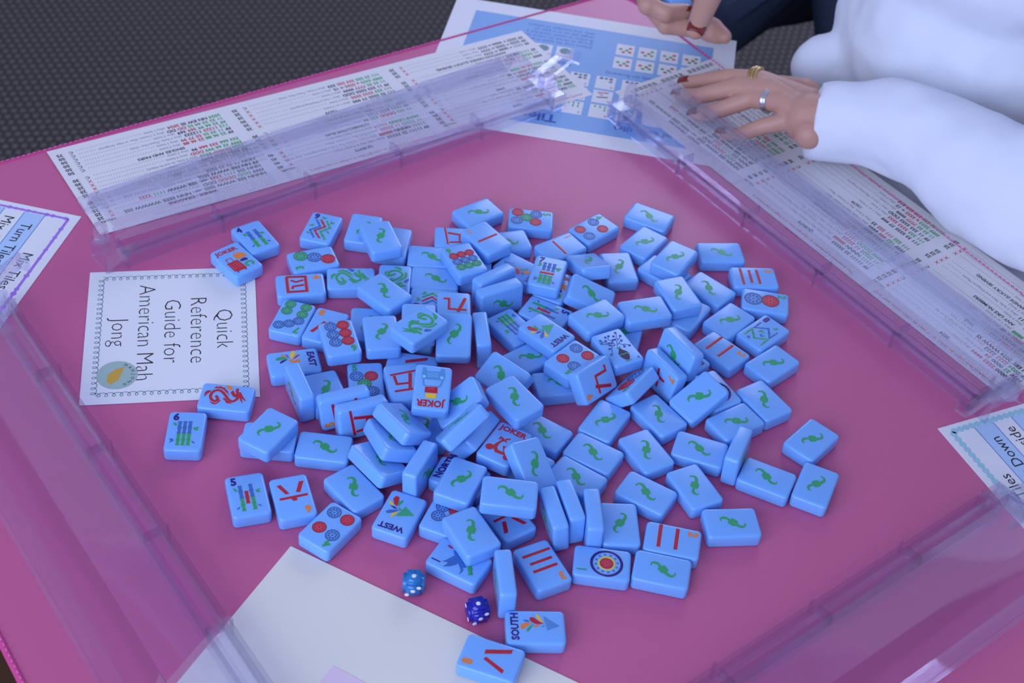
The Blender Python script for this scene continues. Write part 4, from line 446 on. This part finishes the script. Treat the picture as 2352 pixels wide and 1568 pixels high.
def glyph_parts(face):
    """list of (part name, mesh) for one face design"""
    if face in _gm: return _gm[face]
    out = []
    def done(name, mb): out.append((name, mb.mesh(name, False)))
    g = GLYPH.get('dragon' if face.startswith('dragon') else face, [])
    single = {'back': 'curl_emblem', 'joker_luggage': 'picture', 'joker_jeep': 'picture', 'joker_scooter': 'picture', 'vase': 'vase_picture', 'b1': 'bird', 'c': 'character'}
    groups = {}
    for i, e in enumerate(g):
        k = e[0]; mb = None
        if k == 'C' and face != 'd1': nm = ('dot', i)
        elif face == 'd1': nm = ('dot', 0)
        elif k == 'B': nm = ('bamboo_stick', i)
        elif k == 'T': nm = ('lettering' if face != 'vase' else 'numeral', 0)
        elif face in ('b9', 'b8') and k == 'S': nm = ('bamboo_stick', i)
        elif face[0] == 'b' and face[1:].isdigit() and face != 'b1': nm = ('leaf', i)
        elif face in ('south', 'west', 'east'): nm = ('paper_plane', 0) if e[1].startswith('plane') or (face == 'east' and i == 6) else ('feather', i)
        elif face.startswith('dragon'): nm = ('flame', 0) if e[1] == 'flame' else ('dragon', 0)
        elif face[0] == 'c' and face[1:].isdigit(): nm = ('character', 0)
        else: nm = (single.get(face, 'picture'), 0)
        mb = groups.setdefault(nm, MB())
        col = e[1]
        if face.startswith('dragon'): col = {'main': face[7:], 'flame': 'orange' if face == 'dragon_red' else 'blue'}[col]
        if k == 'P': mb.prism([tuple(p) for p in e[2]], ZF - .2, ZF + .14 + .012 * (i % 5), M[col])
        elif k == 'S':
            if nm[0] == 'bamboo_stick':
                P = [tuple(p) for p in e[2]]
                for a, b_ in zip(P, P[1:]): stick(mb, a, b_, e[3], 2, col)
                for p in P[1:-1]: mb.ball((p[0], p[1], ZF - .1), e[3] * .5, M[col], 6, (1, 1, .2))
            else: mb.bead([tuple(p) for p in e[2]], e[3], ZF + .012 * (i % 5), .22, M[col])
        elif k == 'D': mb.prism(mb.circle(e[2], e[3], 18), ZF - .2, ZF + .18, M[col])
        elif k == 'B': stick(mb, e[2], e[3], e[4] * 1.3, e[5], col)
        elif k == 'C': wheel(mb, e[2], e[3], col)
        elif k == 'R': mb.bead(mb.circle(e[2], (e[3] + e[4]) / 2, 48), e[3] - e[4], ZF, .3, M[col], True)
        elif k == 'O':
            for q in range(12):
                a = q * math.pi / 6 + .2; mb.ball((e[2][0] + e[3] * math.cos(a), e[2][1] + e[3] * math.sin(a), ZF), e[4], M[col], 6, (1, 1, .3))
        elif k == 'T': put_quad(mb, e[2], [tuple(p) for p in e[3]], M[col], ZF, .035)
    for nm, mb in groups.items(): done(nm[0], mb)
    num = None
    if face[0] in 'bcd' and face[1:].isdigit():
        col = {'b': 'purple', 'c': 'orange', 'd': 'green'}[face[0]]; mb = MB(); dgt = face[1:]
        w_ = 3.9 if dgt != '1' else 2.4
        cx, cy, hh = -7.3, 12.6, 6.0
        put_quad(mb, dgt, [(cx - w_ / 2, cy - hh / 2), (cx + w_ / 2, cy - hh / 2), (cx + w_ / 2, cy + hh / 2), (cx - w_ / 2, cy + hh / 2)], M[col], ZF, .04)
        done('numeral', mb)
    _gm[face] = out; return out
for face, x, y, z, qw, qx, qy, qz, label in TILES:
    o = bpy.data.objects.new('mahjong_tile', BODY); C.objects.link(o)
    o.location = W((x, y, z)); o.rotation_mode = 'QUATERNION'; o.rotation_quaternion = (qw, qx, qy, qz)
    tag(o, label, 'mahjong tile', 'mahjong tiles heaped on the mat')
    for nm, me in glyph_parts(face):
        ch = bpy.data.objects.new(nm, me); C.objects.link(ch); ch.parent = o
# ---------------------------------------------------------------- clear tile racks
RPROF = [(0, 0), (0, 17), (17, 17)]
def strip(prof, th):
    """closed outline of a thin wall following a polyline"""
    P = [Vector(p) for p in prof]; L = []; R = []
    for i in range(len(P)):
        d1 = (P[i] - P[i - 1]).normalized() if i > 0 else None; d2 = (P[i + 1] - P[i]).normalized() if i < len(P) - 1 else None
        t = ((d1 or d2) + (d2 or d1)).normalized(); q = Vector((-t.y, t.x)); k = 1 / max(.5, q.dot(Vector((-(d2 or d1).y, (d2 or d1).x))))
        L.append(P[i] + q * th / 2 * k); R.append(P[i] - q * th / 2 * k)
    return L + R[::-1]
def extrude_x(mb, outline, x0, x1, m):
    """outline in (u, z) swept along x; u is the y axis"""
    t = MB(); pts = [(p[0], p[1]) for p in outline]; t.prism(pts, 0, 1, m)
    vs = [(x0 + (x1 - x0) * v[2], v[0], v[1]) for v in t.v]
    mb.add(vs, t.f, m)
def make_rack():
    r = empty('tile_rack')
    b = MB(); body = strip([(1.2, .1), (1.2, 16), (3.4, 16), (3.4, 8), (16.6, 6.5), (16.6, 27.5), (54, 32.5), (68, 6), (80, 9.5), (80, 13)], 2.3)
    extrude_x(b, body, 16, 426, M['clear']); b.build('rail', r)
    b = MB(); extrude_x(b, strip([(1.2, 0.1), (1.2, 16), (26, 16), (26, .1)], 2.2), 1.2, 15.5, M['clear'])
    b.box((0, .2, .1), (1.1, 27, 17), M['clear']); b.build('end_block', r)
    b = MB(); extrude_x(b, strip([(1.2, 0.1), (1.2, 14), (40, 14), (40, .1)], 2.2), 426.5, 440, M['clear']); b.build('end_block', r)
    for k, s in enumerate((16.2, 96.4, 179.4, 262.4, 345.4, 423.5)):
        b = MB(); b.prism([(3.6 + .9, 9.3), (15.3, 8), (15.3, 17.2), (4.6, 17.2)], 0, 2.2, M['clear'])
        b.v = [(s + v[2], v[0], v[1]) for v in b.v]; b.build('divider_rib', r)
        b = MB(); b.box((s, -1.6, .1), (s + 2.2, -.05, 16.5), M['clear']); b.build('front_rib', r)
    b = MB(); b.tube([(7, 19, 17.2), (7, 19, 27), (7, 19, 30.5), (7, 19, 32.5), (7, 19, 33.2)], [6, 5.6, 5.2, 3.6, 1.2], M['clear'], 18); b.build('peg', r, True)
    b = MB(); b.tube([(433, 22, 15.3), (433, 22, 21)], 11, M['clear'], 24); b.build('hinge_boss', r)
    return r
def make_arm():
    b = MB(); b.box((-11, -1.6, 0), (46, 1.6, 13), M['clear']); b.box((44, -8, 0), (47.2, 1.6, 13), M['clear']); b.box((-11, 1.6, 10), (30, 9, 13), M['clear'])
    return b
def children(o): return [x for x in bpy.data.objects if x.parent == o]
def copy_tree(o, parent=None):
    c_ = o.copy(); C.objects.link(c_); c_.parent = parent
    for ch in children(o): copy_tree(ch, c_)
    return c_
rack0 = make_rack()
def place_rack(first, x, y, ang, s_of, zz, label, armdir, tilt=0):
    r = rack0 if first else copy_tree(rack0)
    a = math.radians(ang); r.location = W((x - s_of * math.cos(a), y - s_of * math.sin(a), zz)); r.rotation_euler = (0, 0, a)
    tag(r, label, 'tile rack', 'clear acrylic racks around the tiles')
    arm = make_arm().build('pusher_arm', r); arm.location = (.433, .022, .0165); arm.rotation_euler = (0, 0, math.radians(armdir))
protos = [(-233.3, 888.3, 41.59, 96.4, 1.2, 'clear plastic rack lying across the long score card at upper left', 20),
          (122.6, 1032.9, -50.04, 96.4, 1.4, 'clear plastic rack on the score card beside the resting hand, upper right', -86),
          (-305.1, 708.7, 129.75, 347.0, .9, 'clear plastic rack along the left edge, beside the guide card', -60),
          (264.9, 634.2, -138.36, 96.4, .9, 'clear plastic rack at the lower right corner of the picture', 0)]
for i in range(1, 4): place_rack(False, *protos[i])
place_rack(True, *protos[0])
# ---------------------------------------------------------------- printed papers
def sheet(name, origin, ang, z, mb, label, cat):
    o = mb.build(name); o.location = W((origin[0], origin[1], z)); o.rotation_euler = (0, 0, math.radians(ang)); tag(o, label, cat); return o
K, G_, R_ = 'ink', 'inkg', 'inkr'
CARD = [[("2024", None), ([("222", G_), (" 0000", K), (" 2222 4444", R_)], "(Any 2 Suits)", "X 25"), ([("FFFF", K), (" 22", G_), (" 0000", K), (" 24", R_)], "(Any 2 Suits)", "X 25"), ([("FF ", K), ("2024 ", G_), ("2222 ", R_), ("2222", K)], "(Any 3 Suits, Like Kongs 2s or 4s)", "X 25"), ([("NN EEE 2024 WWW SS", K)], "(2024 Any 1 Suit)", "C 30"),
  ("2468", None), ([("222 444", G_), (" 6666 8888", R_)], "(Any 1 or 2 Suits)", "X 25"), ([("22 44 66 88 DDDD", K)], "(Any 1 Suit w Matching Dragons)", "X 25"), ([("FFFF 6666", G_), (" x ", K), ("8888", R_), (" = 48", K)], "(Any 3 Suits)", "X 25"), ([("FF ", K), ("2222 ", G_), ("44 66 ", R_), ("8888", G_)], "(Any 1 or 2 Suits)", "C 35"),
  ("ANY LIKE NUMBERS", None), ([("FFFF ", K), ("1111 ", G_), ("111 ", R_), ("111", K)], "(Any 3 Suits)", "X 25"), ([("11 DDD ", G_), ("11 DDD ", R_), ("1111", K)], "(Any 3 Suits, Pairs and Dragons Match)", "X 25"), ([("FF ", K), ("1111 ", G_), ("NEWS ", K), ("1111", R_)], "(Any 2 Suits)", "X 25"),
  ("ADDITION HANDS (LUCKY SEVENS)", None), ([("FF 1111 + 6666 = 7777", K)], "(Any 1 Suit)", "X 25"), ([("FF 2222 + 5555 = 7777", K)], "(Any 1 Suit)", "X 25"), ([("FF 3333 + 4444 = 7777", K)], "(Any 1 Suit)", "X 25")],
 [("QUINTS", None), ([("FF 11111 22 33333", K)], "(Any 1 Suit, Any 3 Consec. Nos.)", "X 40"), ([("11111 ", G_), ("NNNN ", K), ("88888", R_)], "(Any 2 Suits, Quints Any 2 Non-Matching Nos., Any Wind)", "X 40"), ([("11 22222 ", G_), ("11 22222", R_)], "(Any 2 Suits, Any 2 Consec. Nos.)", "X 45"), ([("FFFFF DDDD ", G_), ("11111", R_)], "(Any 2 Suits, Quint Any No.)", "X 40"),
  ("CONSECUTIVE RUN", None), ([("11 222 ", G_), ("DDDD ", R_), ("333 44", G_)], "(Any 1 Suit w Opp. Dragons)", "X 25"), ([("FF 1111 2222 3333", K)], "(Any 1 or 3 Suits, Any 3 Consec. Nos.)", "X 25"), ([("FFFF ", K), ("123 ", G_), ("444 ", R_), ("4444", K)], "(Any 3 Suits, Any 4 Consec. Nos.)", "X 30"), ([("111 222 ", G_), ("111 222 ", R_), ("33", K)], "(Any 3 Suits, Any 3 Consec. Nos.)", "C 30"),
  ("13579", None), ([("111 33 5555 77 999", K)], "(Any 1 or 3 Suits)", "X 25"), ([("111 333 ", G_), ("3333 5555", R_)], "(Any 2 Suits)", "X 25"), ([("FF 11 333 5555 DDD", K)], "(Any 1 Suit w Matching Dragons)", "X 30"), ([("11 33 55 ", G_), ("7777 ", R_), ("9999", K)], "(Any 3 Suits)", "X 25"), ([("FFFF 3333 ", G_), ("x 5555 ", R_), ("= 15", K)], "(Any 3 Suits)", "X 25"), ([("111 33 555 ", G_), ("333 555 ", R_), ("333", K)], "(Any 3 Suits, These Nos. Only)", "C 35")],
 [("WINDS - DRAGONS", None), ([("NNNN EEE WWW SSSS -or- NNN EEEE WWWW SSS", K)], "", "X 25"), ([("FFFF ", K), ("DDD ", G_), ("DDDD ", R_), ("DDD", K)], "(Any 3 Dragons)", "X 25"), ([("NNN SSS ", K), ("1111 ", G_), ("2222", R_), (" -or- EEE WWW ", K), ("1111 ", G_), ("2222", R_)], "", "X 25"), ([("FF NN EEE WWW SSSS", K)], "", "X 25"), ([("NNN 11 22 33 SSSS", K)], "(Any 1 Suit, Any 3 Consec. Nos.)", "X 25"),
  ("369", None), ([("333 666 ", G_), ("333 ", R_), ("999", K)], "(Any 3 Suits, Like Pungs 3, 6 or 9)", "X 25"), ([("FF 3333 6666 9999", K)], "(Any 1 or 3 Suits)", "X 25"), ([("3333 ", G_), ("DDDD ", R_), ("3333", G_)], "(Any 2 Suits, 3s and 9s Match)", "X 25"), ([("FFFF 33 66 999 ", G_), ("DDD", R_)], "(Any 3 Suits)", "X 30"), ([("333 666 ", G_), ("333 666 ", R_), ("99", K)], "(Any 3 Suits)", "C 30"),
  ("SINGLES AND PAIRS", None), ([("FF ", K), ("22 46 88 ", G_), ("22 46 88", R_)], "(Any 2 Suits)", "C 50"), ([("FF ", K), ("11 33 55 ", G_), ("55 77 99", R_)], "(Any 2 Suits)", "C 50"), ([("112 ", G_), ("11223 ", R_), ("112233", K)], "(Any 3 Suits, These Nos. Only)", "C 50"), ([("FF 33 66 99 ", G_), ("369 ", R_), ("369", K)], "(Any 3 Suits)", "C 50"), ([("11 22 33 44 55 ", G_), ("DD ", R_), ("DD", K)], "(Any 5 Consec. Nos. w Opp. Dragons)", "C 50"), ([("2024 ", G_), ("NN EW SS ", K), ("2024", R_)], "(Any 2 Suits)", "C 75")]]
def score_card():
    b = MB(); b.box((0, 0, 0), (461, 121, .35), M['card'])
    for i in (1, 2): b.rect(461 / 3 * i - .3, 0, 461 / 3 * i + .3, 121, .38, M['ink2'] if 0 else M['paper'])
    for k in range(3):
        x0 = 461 / 3 * k; n = len(CARD[k]); y = 111; st = 106 / (n + .6)
        if k < 2: put(b, ('WHITE DRAGON IS USED AS ZERO "0". IT MAY BE USED WITH ANY SUIT.', 'This document is protected by copyright laws. It is illegal to reproduce it.')[k], x0 + 8, 114.5, 4, M['inkr'], .4)
        for ln in CARD[k]:
            y -= st
            if ln[1] is None:
                put(b, ln[0], x0 + 72, y, 4.6, M['ink'], .4, 'C', .03)
                if ln is CARD[k][0]: put(b, 'VALUES', x0 + 148, y, 3.6, M['ink'], .4, 'R', .02)
                continue
            x = x0 + 6
            for s_, c_ in ln[0]: x = put(b, s_, x, y, 5.2, M[c_], .4, 'L', .035)
            x = put(b, ln[1], x + 2, y, 3.6, M['ink2'], .4)
            while x < x0 + 130: x += 2.2; b.rect(x, y, x + .7, y + .7, .4, M['ink2'])
            v = ln[2].split(); put(b, v[0], x0 + 135, y, 5, M['inkr' if v[0] == 'X' else 'ink'], .4, 'L', .02); put(b, v[1], x0 + 149, y, 5.2, M['ink'], .4, 'R', .035)
    return b
sheet('score_card', (-23.85, 1240.6), 216.4, .5, score_card(), 'long folded score card under the rack at upper left, near the mat edge', 'score card')
sheet('score_card', (456.3, 876.2), 129.9, .5, score_card(), 'long folded score card under the hand and the upper right rack', 'score card')
# blue tile guide sheet, read from its far side
b = MB(); b.box((0, 0, 0), (275, 216, .2), M['paper']); b.flat([(21, 20), (253, 20), (253, 196), (21, 196)], .24, M['sheet'])
put(b, 'Tiles', 150, 178, 17, M['inkb'], .28, 'L', .03); put(b, '(4 of each tile)', 35, 178, 11, M['inkb'], .28, 'L', .02)
for r_, y in enumerate((150, 126, 102)):
    for k in range(9):
        x = 34 + k * 24; b.flat([(x, y), (x + 18, y), (x + 18, y + 21), (x, y + 21)], .27, M['paper']); put(b, str(k + 1), x + 1.5, y + 15.5, 5, M['inkr'], .3)
        for q in range(k + 1):
            cx, cy = x + 4.5 + (q % 3) * 4.5, y + 3 + (q // 3) * 4.6
            if r_ == 0: b.rect(cx - .7, cy - 1.7, cx + .7, cy + 1.7, .3, M['inkg'])
            elif r_ == 2: b.flat(b.circle((cx, cy), 1.9, 12), .3, M['curl' if q % 2 else 'ink2'])
        if r_ == 1: b.ribbon([(x + 4, y + 10), (x + 14, y + 12)], 1.6, .3, M['ink']); b.ribbon([(x + 4, y + 3), (x + 14, y + 4), (x + 9, y + 8)], 1.8, .3, M['inkr'])
put(b, '(Disregard symbols on flowers)', 28, 92, 7, M['inkb'], .28, 'L', .01); put(b, 'Jokers (8)', 150, 88, 8, M['inkb'], .28, 'L', .02)
for k in range(4):
    for y in (64, 40):
        x = 32 + k * 21; b.flat([(x, y), (x + 17, y), (x + 17, y + 20), (x, y + 20)], .27, M['paper'])
        for q in range(5): b.flat(b.circle((x + 4 + 3 * (q % 4), y + 6 + 3 * (q % 3) + q), 1.9, 9), .3, M['inkr' if (q + k) % 2 else 'inkg'])
for x in (150, 171):
    b.flat([(x, 62), (x + 17, 62), (x + 17, 83), (x, 83)], .27, M['paper']); put(b, 'JOKER', x + 1, 77, 4, M['inkr'], .3); b.flat(b.circle((x + 8.5, 69), 5.5, 16), .3, M['curl'])
for i in range(5): put(b, ('Jokers may be used in any', 'group of three or more tiles', 'A joker is never used for a', 'single tile or in a pair of', 'tiles, any number of jokers')[i], 135, 54 - i * 6.4, 6, M['inkb'], .28)
sheet('tile_guide_sheet', (183.6, 1266.7), 174.7 , .2, b, 'white and blue printed sheet of tile pictures, overhanging the far mat corner', 'printed sheet')
# guide card with curly border
b = MB(); b.box((0, 0, 0), (140, 121, .35), M['paper'])
def curls(p, q, n):
    a, c_ = Vector(p), Vector(q); d = (c_ - a) / n; t = d.normalized(); m_ = Vector((-t.y, t.x)); P = []
    for i in range(n * 12 + 1):
        u_ = i / 12; f = u_ * 2 * math.pi; P.append(a + d * u_ + t * 2.1 * math.sin(f) + m_ * 1.9 * math.cos(f))
    b.ribbon([(v.x, v.y) for v in P], .55, .42, M['curl'])
curls((8, 9), (132, 9), 24); curls((8, 112), (132, 112), 24); curls((8, 10), (8, 111), 20); curls((131, 10), (131, 111), 20)
for i, s_ in enumerate(('Quick', 'Reference', 'Guide for', 'American Mah', 'Jong')): put(b, s_, 68, 92 - i * 18.5, 17.5, M['ink'], .42, 'C', -.018)
b.flat(b.circle((112, 24), 14, 32), .45, M['badge']); b.flat([(104, 29), (110, 27), (117, 25), (121, 20), (118, 17), (111, 18), (106, 23)], .5, M['bird'])
for i, ch in enumerate('MAHJONG'): a = math.radians(150 - i * 20); put(b, ch, 112 + 10 * math.cos(a), 24 + 10 * math.sin(a), 3.4, M['ink'], .5, 'C', 0, a - math.pi / 2)
sheet('guide_card', (-318.4, 825.3), -76.9, .2, b, 'white card reading Quick Reference Guide for American Mah Jong, curly border', 'card')
def steps_card(border, side):
    b = MB(); b.box((0, 0, 0), (150, 118, .3), M['paper'])
    L_ = ['Mix Tiles', 'Turn Tiles Face Down', 'Mix Again While Upside', 'down', 'Build Walls', '(2 Tiles High)']
    for i in range(6):
        y1 = 108 - i * 16.5; b.flat([(8, y1 - 16.5), (142, y1 - 16.5), (142, y1), (8, y1)], .33, M['stripe' if i % 2 else 'paper']); b.ribbon([(8, y1 - 16.5), (142, y1 - 16.5)], .7, .37, M['rule'])
        put(b, L_[i], 75, y1 - 12, 12, M['ink'], .4, 'C')
    for (x0, y0, x1, y1, n) in ((6, 110, 144, 110, 26), (6, 8, 6, 110, 20), (144, 8, 144, 110, 20)):
        b.ribbon([(x0, y0), (x1, y1)], 2.2, .36, M[border])
        for i in range(n): b.flat(b.circle((x0 + (x1 - x0) * (i + .5) / n, y0 + (y1 - y0) * (i + .5) / n), 2.7 if border == 'teal' else random.uniform(1, 2.4), 10), .39, M['teal2' if border == 'teal' else border])
    return b
sheet('step_card', (-365, 906), -98, .2, steps_card('lilac', 0), 'cut out card with purple border listing Mix Tiles steps, left edge', 'card').location.x = -.4605
c_ = sheet('step_card', (395, 663), 118, .2, steps_card('teal', 0), 'card with teal scalloped border listing Mix Tiles steps, right edge', 'card')
_p = at(2153, 985); _a = math.radians(118); c_.location = W((_p.x - 150 * math.cos(_a) + 118 * math.sin(_a), _p.y - 150 * math.sin(_a) - 118 * math.cos(_a), .2))
b = MB(); b.box((0, -170, 0), (235, 0, .5), M['cream']); sheet('envelope', (-123.6, 589), -22.8, .1, b, 'large blank cream envelope at the front edge of the picture', 'envelope')
b = MB(); b.box((0, -40, 0), (60, 0, .2), M['pinkpaper']); sheet('paper_slip', (-82.8, 504.1), -25, .7, b, 'pale pink paper slip on the cream envelope, bottom edge', 'paper')
# ---------------------------------------------------------------- dice
def die(px, py, ang, m, pips, label):
    bm = bmesh.new(); bmesh.ops.create_cube(bm, size=.0135); bmesh.ops.bevel(bm, geom=bm.edges[:], offset=.0025, segments=4, affect='EDGES')
    for f in bm.faces: f.smooth = True
    me = bpy.data.meshes.new('die'); bm.to_mesh(me); bm.free(); me.materials.append(m)
    o = bpy.data.objects.new('die', me); C.objects.link(o); p = at(px, py, 6.9); o.location = W((p.x, p.y, 6.9)); o.rotation_euler = (0, 0, math.radians(ang)); tag(o, label, 'die')
    for x, y, z in pips:
        q = MB(); n_ = (1 if abs(x) > 6 else 0, 1 if abs(y) > 6 else 0, 1 if abs(z) > 6 else 0); q.ball((x, y, z), 1.45, M['paper'], 8, tuple(.12 if k else 1 for k in n_)); q.build('pip', o, True)
D3 = [(-3.6, -6.75, -3.6), (0, -6.75, 0), (3.6, -6.75, 3.6), (0, 0, 6.75)]
die(950, 1338, 3, mat('light_blue_acrylic', (.03, .30, .75), .08, Transmission_Weight=.35), D3, 'light blue translucent die with white pips, beside the bird tile')
die(1097, 1401, 22, mat('dark_blue_acrylic', (.02, .02, .50), .06, Transmission_Weight=.3), D3 + [(-6.75, 3, 3), (-6.75, -3, -3)], 'dark blue translucent die with white pips, beside an upright tile')
# ---------------------------------------------------------------- person
SK = mat('skin', (.56, .30, .22), .5, Subsurface_Weight=.15, Subsurface_Scale=.004); M['shirt'] = mat('white_sweatshirt', (.80, .83, .90), .85); M['jean'] = mat('dark_denim', (.03, .045, .09), .9)
M['nail'] = mat('brick_red_nail_polish', (.20, .022, .012), .2); M['silver'] = mat('silver', (.75, .75, .78), .2, Metallic=1.0); M['gold'] = mat('gold', (.70, .48, .20), .25, Metallic=1.0)
per = empty('person', W((430, 1180, -740))); tag(per, 'person in white sweatshirt, hand with red nails resting on the score card', 'person')
def local(o): o.matrix_parent_inverse = Matrix.Translation(-per.location); o.location = (0, 0, TOP); return o
def blob(name, mb, vox, it, m):
    o = local(mb.build(name, per, True)); rm = o.modifiers.new('r', 'REMESH'); rm.mode = 'VOXEL'; rm.voxel_size = vox; rm.use_smooth_shade = True
    s_ = o.modifiers.new('s', 'SMOOTH'); s_.iterations = it; s_.factor = .5; return o
def chain(mb, pts, rad):
    mb.tube(pts, rad, SK, 14)
    for p, r in zip(pts, rad): mb.ball(p, r, SK, 8)
FG = [[(1580, 189, 9), (1612, 186, 16), (1672, 178, 33), (1745, 184, 43)], [(1565, 219, 9), (1604, 221, 17), (1689, 201, 35), (1778, 206, 47)], [(1602, 263, 9), (1638, 258, 18), (1726, 226, 35), (1800, 236, 45)], [(1666, 307, 9), (1699, 309, 15), (1752, 290, 27), (1824, 274, 38)]]
RD = [(6.2, 7, 8.2, 9.5), (6.6, 7.5, 8.8, 10), (6.4, 7.3, 8.6, 10), (5.6, 6.4, 7.4, 9)]
hb = MB(); wr = [at(1862, 235, 42), at(1862, 262, 42), at(1862, 285, 41), at(1858, 308, 38)]
FP = []
for f, r, w_ in zip(FG, RD, wr):
    P = [at(*q) for q in f]; FP.append(P); chain(hb, P + [w_], list(r) + [13])
chain(hb, [at(1745, 184, 43), at(1800, 236, 42), at(1824, 274, 36)], [9, 11, 9]); chain(hb, [at(1790, 200, 28), at(1850, 215, 34)], [11, 14])
chain(hb, [at(1858, 272, 40), at(1960, 290, 45)], [22, 23])
H2 = [([(1478, -30, 70), (1488, 12, 66), (1528, 30, 62), (1568, 26, 60)], (10, 9.5, 9, 7.5)), ([(1500, 20, 52), (1530, 58, 46), (1585, 66, 44)], (9, 9, 8)), ([(1600, 45, 44), (1640, 62, 40), (1664, 84, 38)], (9, 8.5, 7)), ([(1590, 55, 38), (1630, 78, 34), (1652, 86, 33)], (8, 8, 6.5)), ([(1648, -50, 84), (1625, 0, 78), (1598, 68, 66)], (13, 11.5, 9)), ([(1490, -30, 62), (1560, -60, 60), (1640, -60, 60), (1600, 20, 44)], (14, 20, 22, 12)), ([(1640, -60, 60), (1760, -190, 60)], (22, 28))]
h2 = []
for f, r in H2: P = [at(*q) for q in f]; h2.append(P); chain(hb, P, list(r))
chain(hb, [at(1960, 290, 45), Vector((470, 985, 40)), Vector((500, 1090, 330)), Vector((430, 1180, 380)), Vector((330, 1330, 330)), Vector((330, 1460, 90)), at(1760, -190, 60)], [23, 34, 42, 60, 42, 34, 28])
blob('body', hb, .0016, 5, SK)
def nail(tip, prev, r, up=Vector((0, 0, 1))):
    t = (tip - prev).normalized(); n_ = (up - t * up.dot(t)).normalized(); s_ = t.cross(n_); c0 = tip + n_ * r * .62 + t * 1.5; q = MB(); vs = []
    for i in range(7):
        for j in range(7):
            u_, v_ = (i / 6 - .5) * 2, (j / 6 - .5) * 2; vs.append(c0 + t * (v_ * 6.2) + s_ * (u_ * r * .8 * (1 - .1 * abs(v_))) + n_ * (1.2 - 2.6 * u_ * u_ - .8 * v_ * v_))
    q.add(vs, [(i * 7 + j, i * 7 + j + 1, i * 7 + j + 8, i * 7 + j + 7) for i in range(6) for j in range(6)], M['nail']); o = local(q.build('nail', per, True))
    so = o.modifiers.new('t', 'SOLIDIFY'); so.thickness = .0012; so.offset = 0
for P, r in zip(FP, RD): nail(P[0], P[1], r[0] + 1.2)
cv = Vector((0, 0, CAM_H)) - h2[4][2]; nail(h2[4][2], h2[4][1], 10, cv.normalized()); nail(h2[0][3], h2[0][2], 8); nail(h2[3][2], h2[3][1], 7)
def ring(a, b_, r, m, w_):
    t = (b_ - a).normalized(); n_ = t.orthogonal().normalized(); s_ = t.cross(n_); q = MB()
    for k in (-1, 0, 1): q.tube([a + t * k * w_ + (n_ * math.cos(i * math.pi / 12) + s_ * math.sin(i * math.pi / 12)) * (r + (.8 if k == 0 else 0)) + t * (math.sin(i) * .8 if m == M['gold'] else 0) for i in range(25)], w_ * .62, m, 8)
    local(q.build('ring', per, True))
ring(FP[2][2].lerp(FP[2][3], .52), FP[2][3], 9.7, M['silver'], 1.7); ring(FP[0][3].lerp(FP[0][2], .1), FP[0][2], 10.2, M['gold'], 2.6)
sh = MB()
def sl(pts, rad): sh.tube(pts, rad, M['shirt'], 18); [sh.ball(p, r, M['shirt'], 8) for p, r in list(zip(pts, rad))[1:]]
sl([at(1862, 266, 42), at(1985, 282, 46), at(2060, 300, 50), at(2150, 340, 50), at(2260, 410, 50), at(2440, 500, 55)], [35, 36, 40, 44, 48, 48])
e_ = at(1905, 90, 60); sl([at(2440, 500, 55), Vector((520, 1080, 330)), Vector((430, 1180, 390))], [48, 65, 85])
for z_, r_ in ((-190, 165), (-60, 165), (60, 160), (180, 160), (300, 155)): sh.ball((e_.x + 165 + 8, e_.y + 40, z_), r_, M['shirt'], 14, (1, .85, .9))
sl([Vector((e_.x + 165, e_.y + 60, 330)), Vector((340, 1345, 330)), Vector((340, 1470, 90)), at(1745, -120, 62)], [80, 62, 55, 36])
sh.ball(at(1885, 150, 10), 26, M['shirt'], 10)
so_ = blob('sweatshirt', sh, .006, 6, M['shirt']); tx = bpy.data.textures.new('cloth_folds', 'CLOUDS'); tx.noise_scale = .09; dm = so_.modifiers.new('folds', 'DISPLACE'); dm.texture = tx; dm.strength = .022; dm.mid_level = .5
for a, b_ in ((at(1980, -70, -200), at(1620, 40, -230)), (Vector((500, 1060, -200)), Vector((330, 850, -230)))):
    jn = MB(); jn.tube([Vector((430, 1200, -250)), a, b_], [85, 78, 66], M['jean'], 18); local(jn.build('trouser_leg', per, True))
_hp = at(1552, -4, 66); ht = bpy.data.objects.new('mahjong_tile', BODY); C.objects.link(ht); ht.location = W(_hp); ht.rotation_euler = (.5, .2, .6)
tag(ht, 'blue tile held in the fingers of the far hand, top edge of the picture', 'mahjong tile')
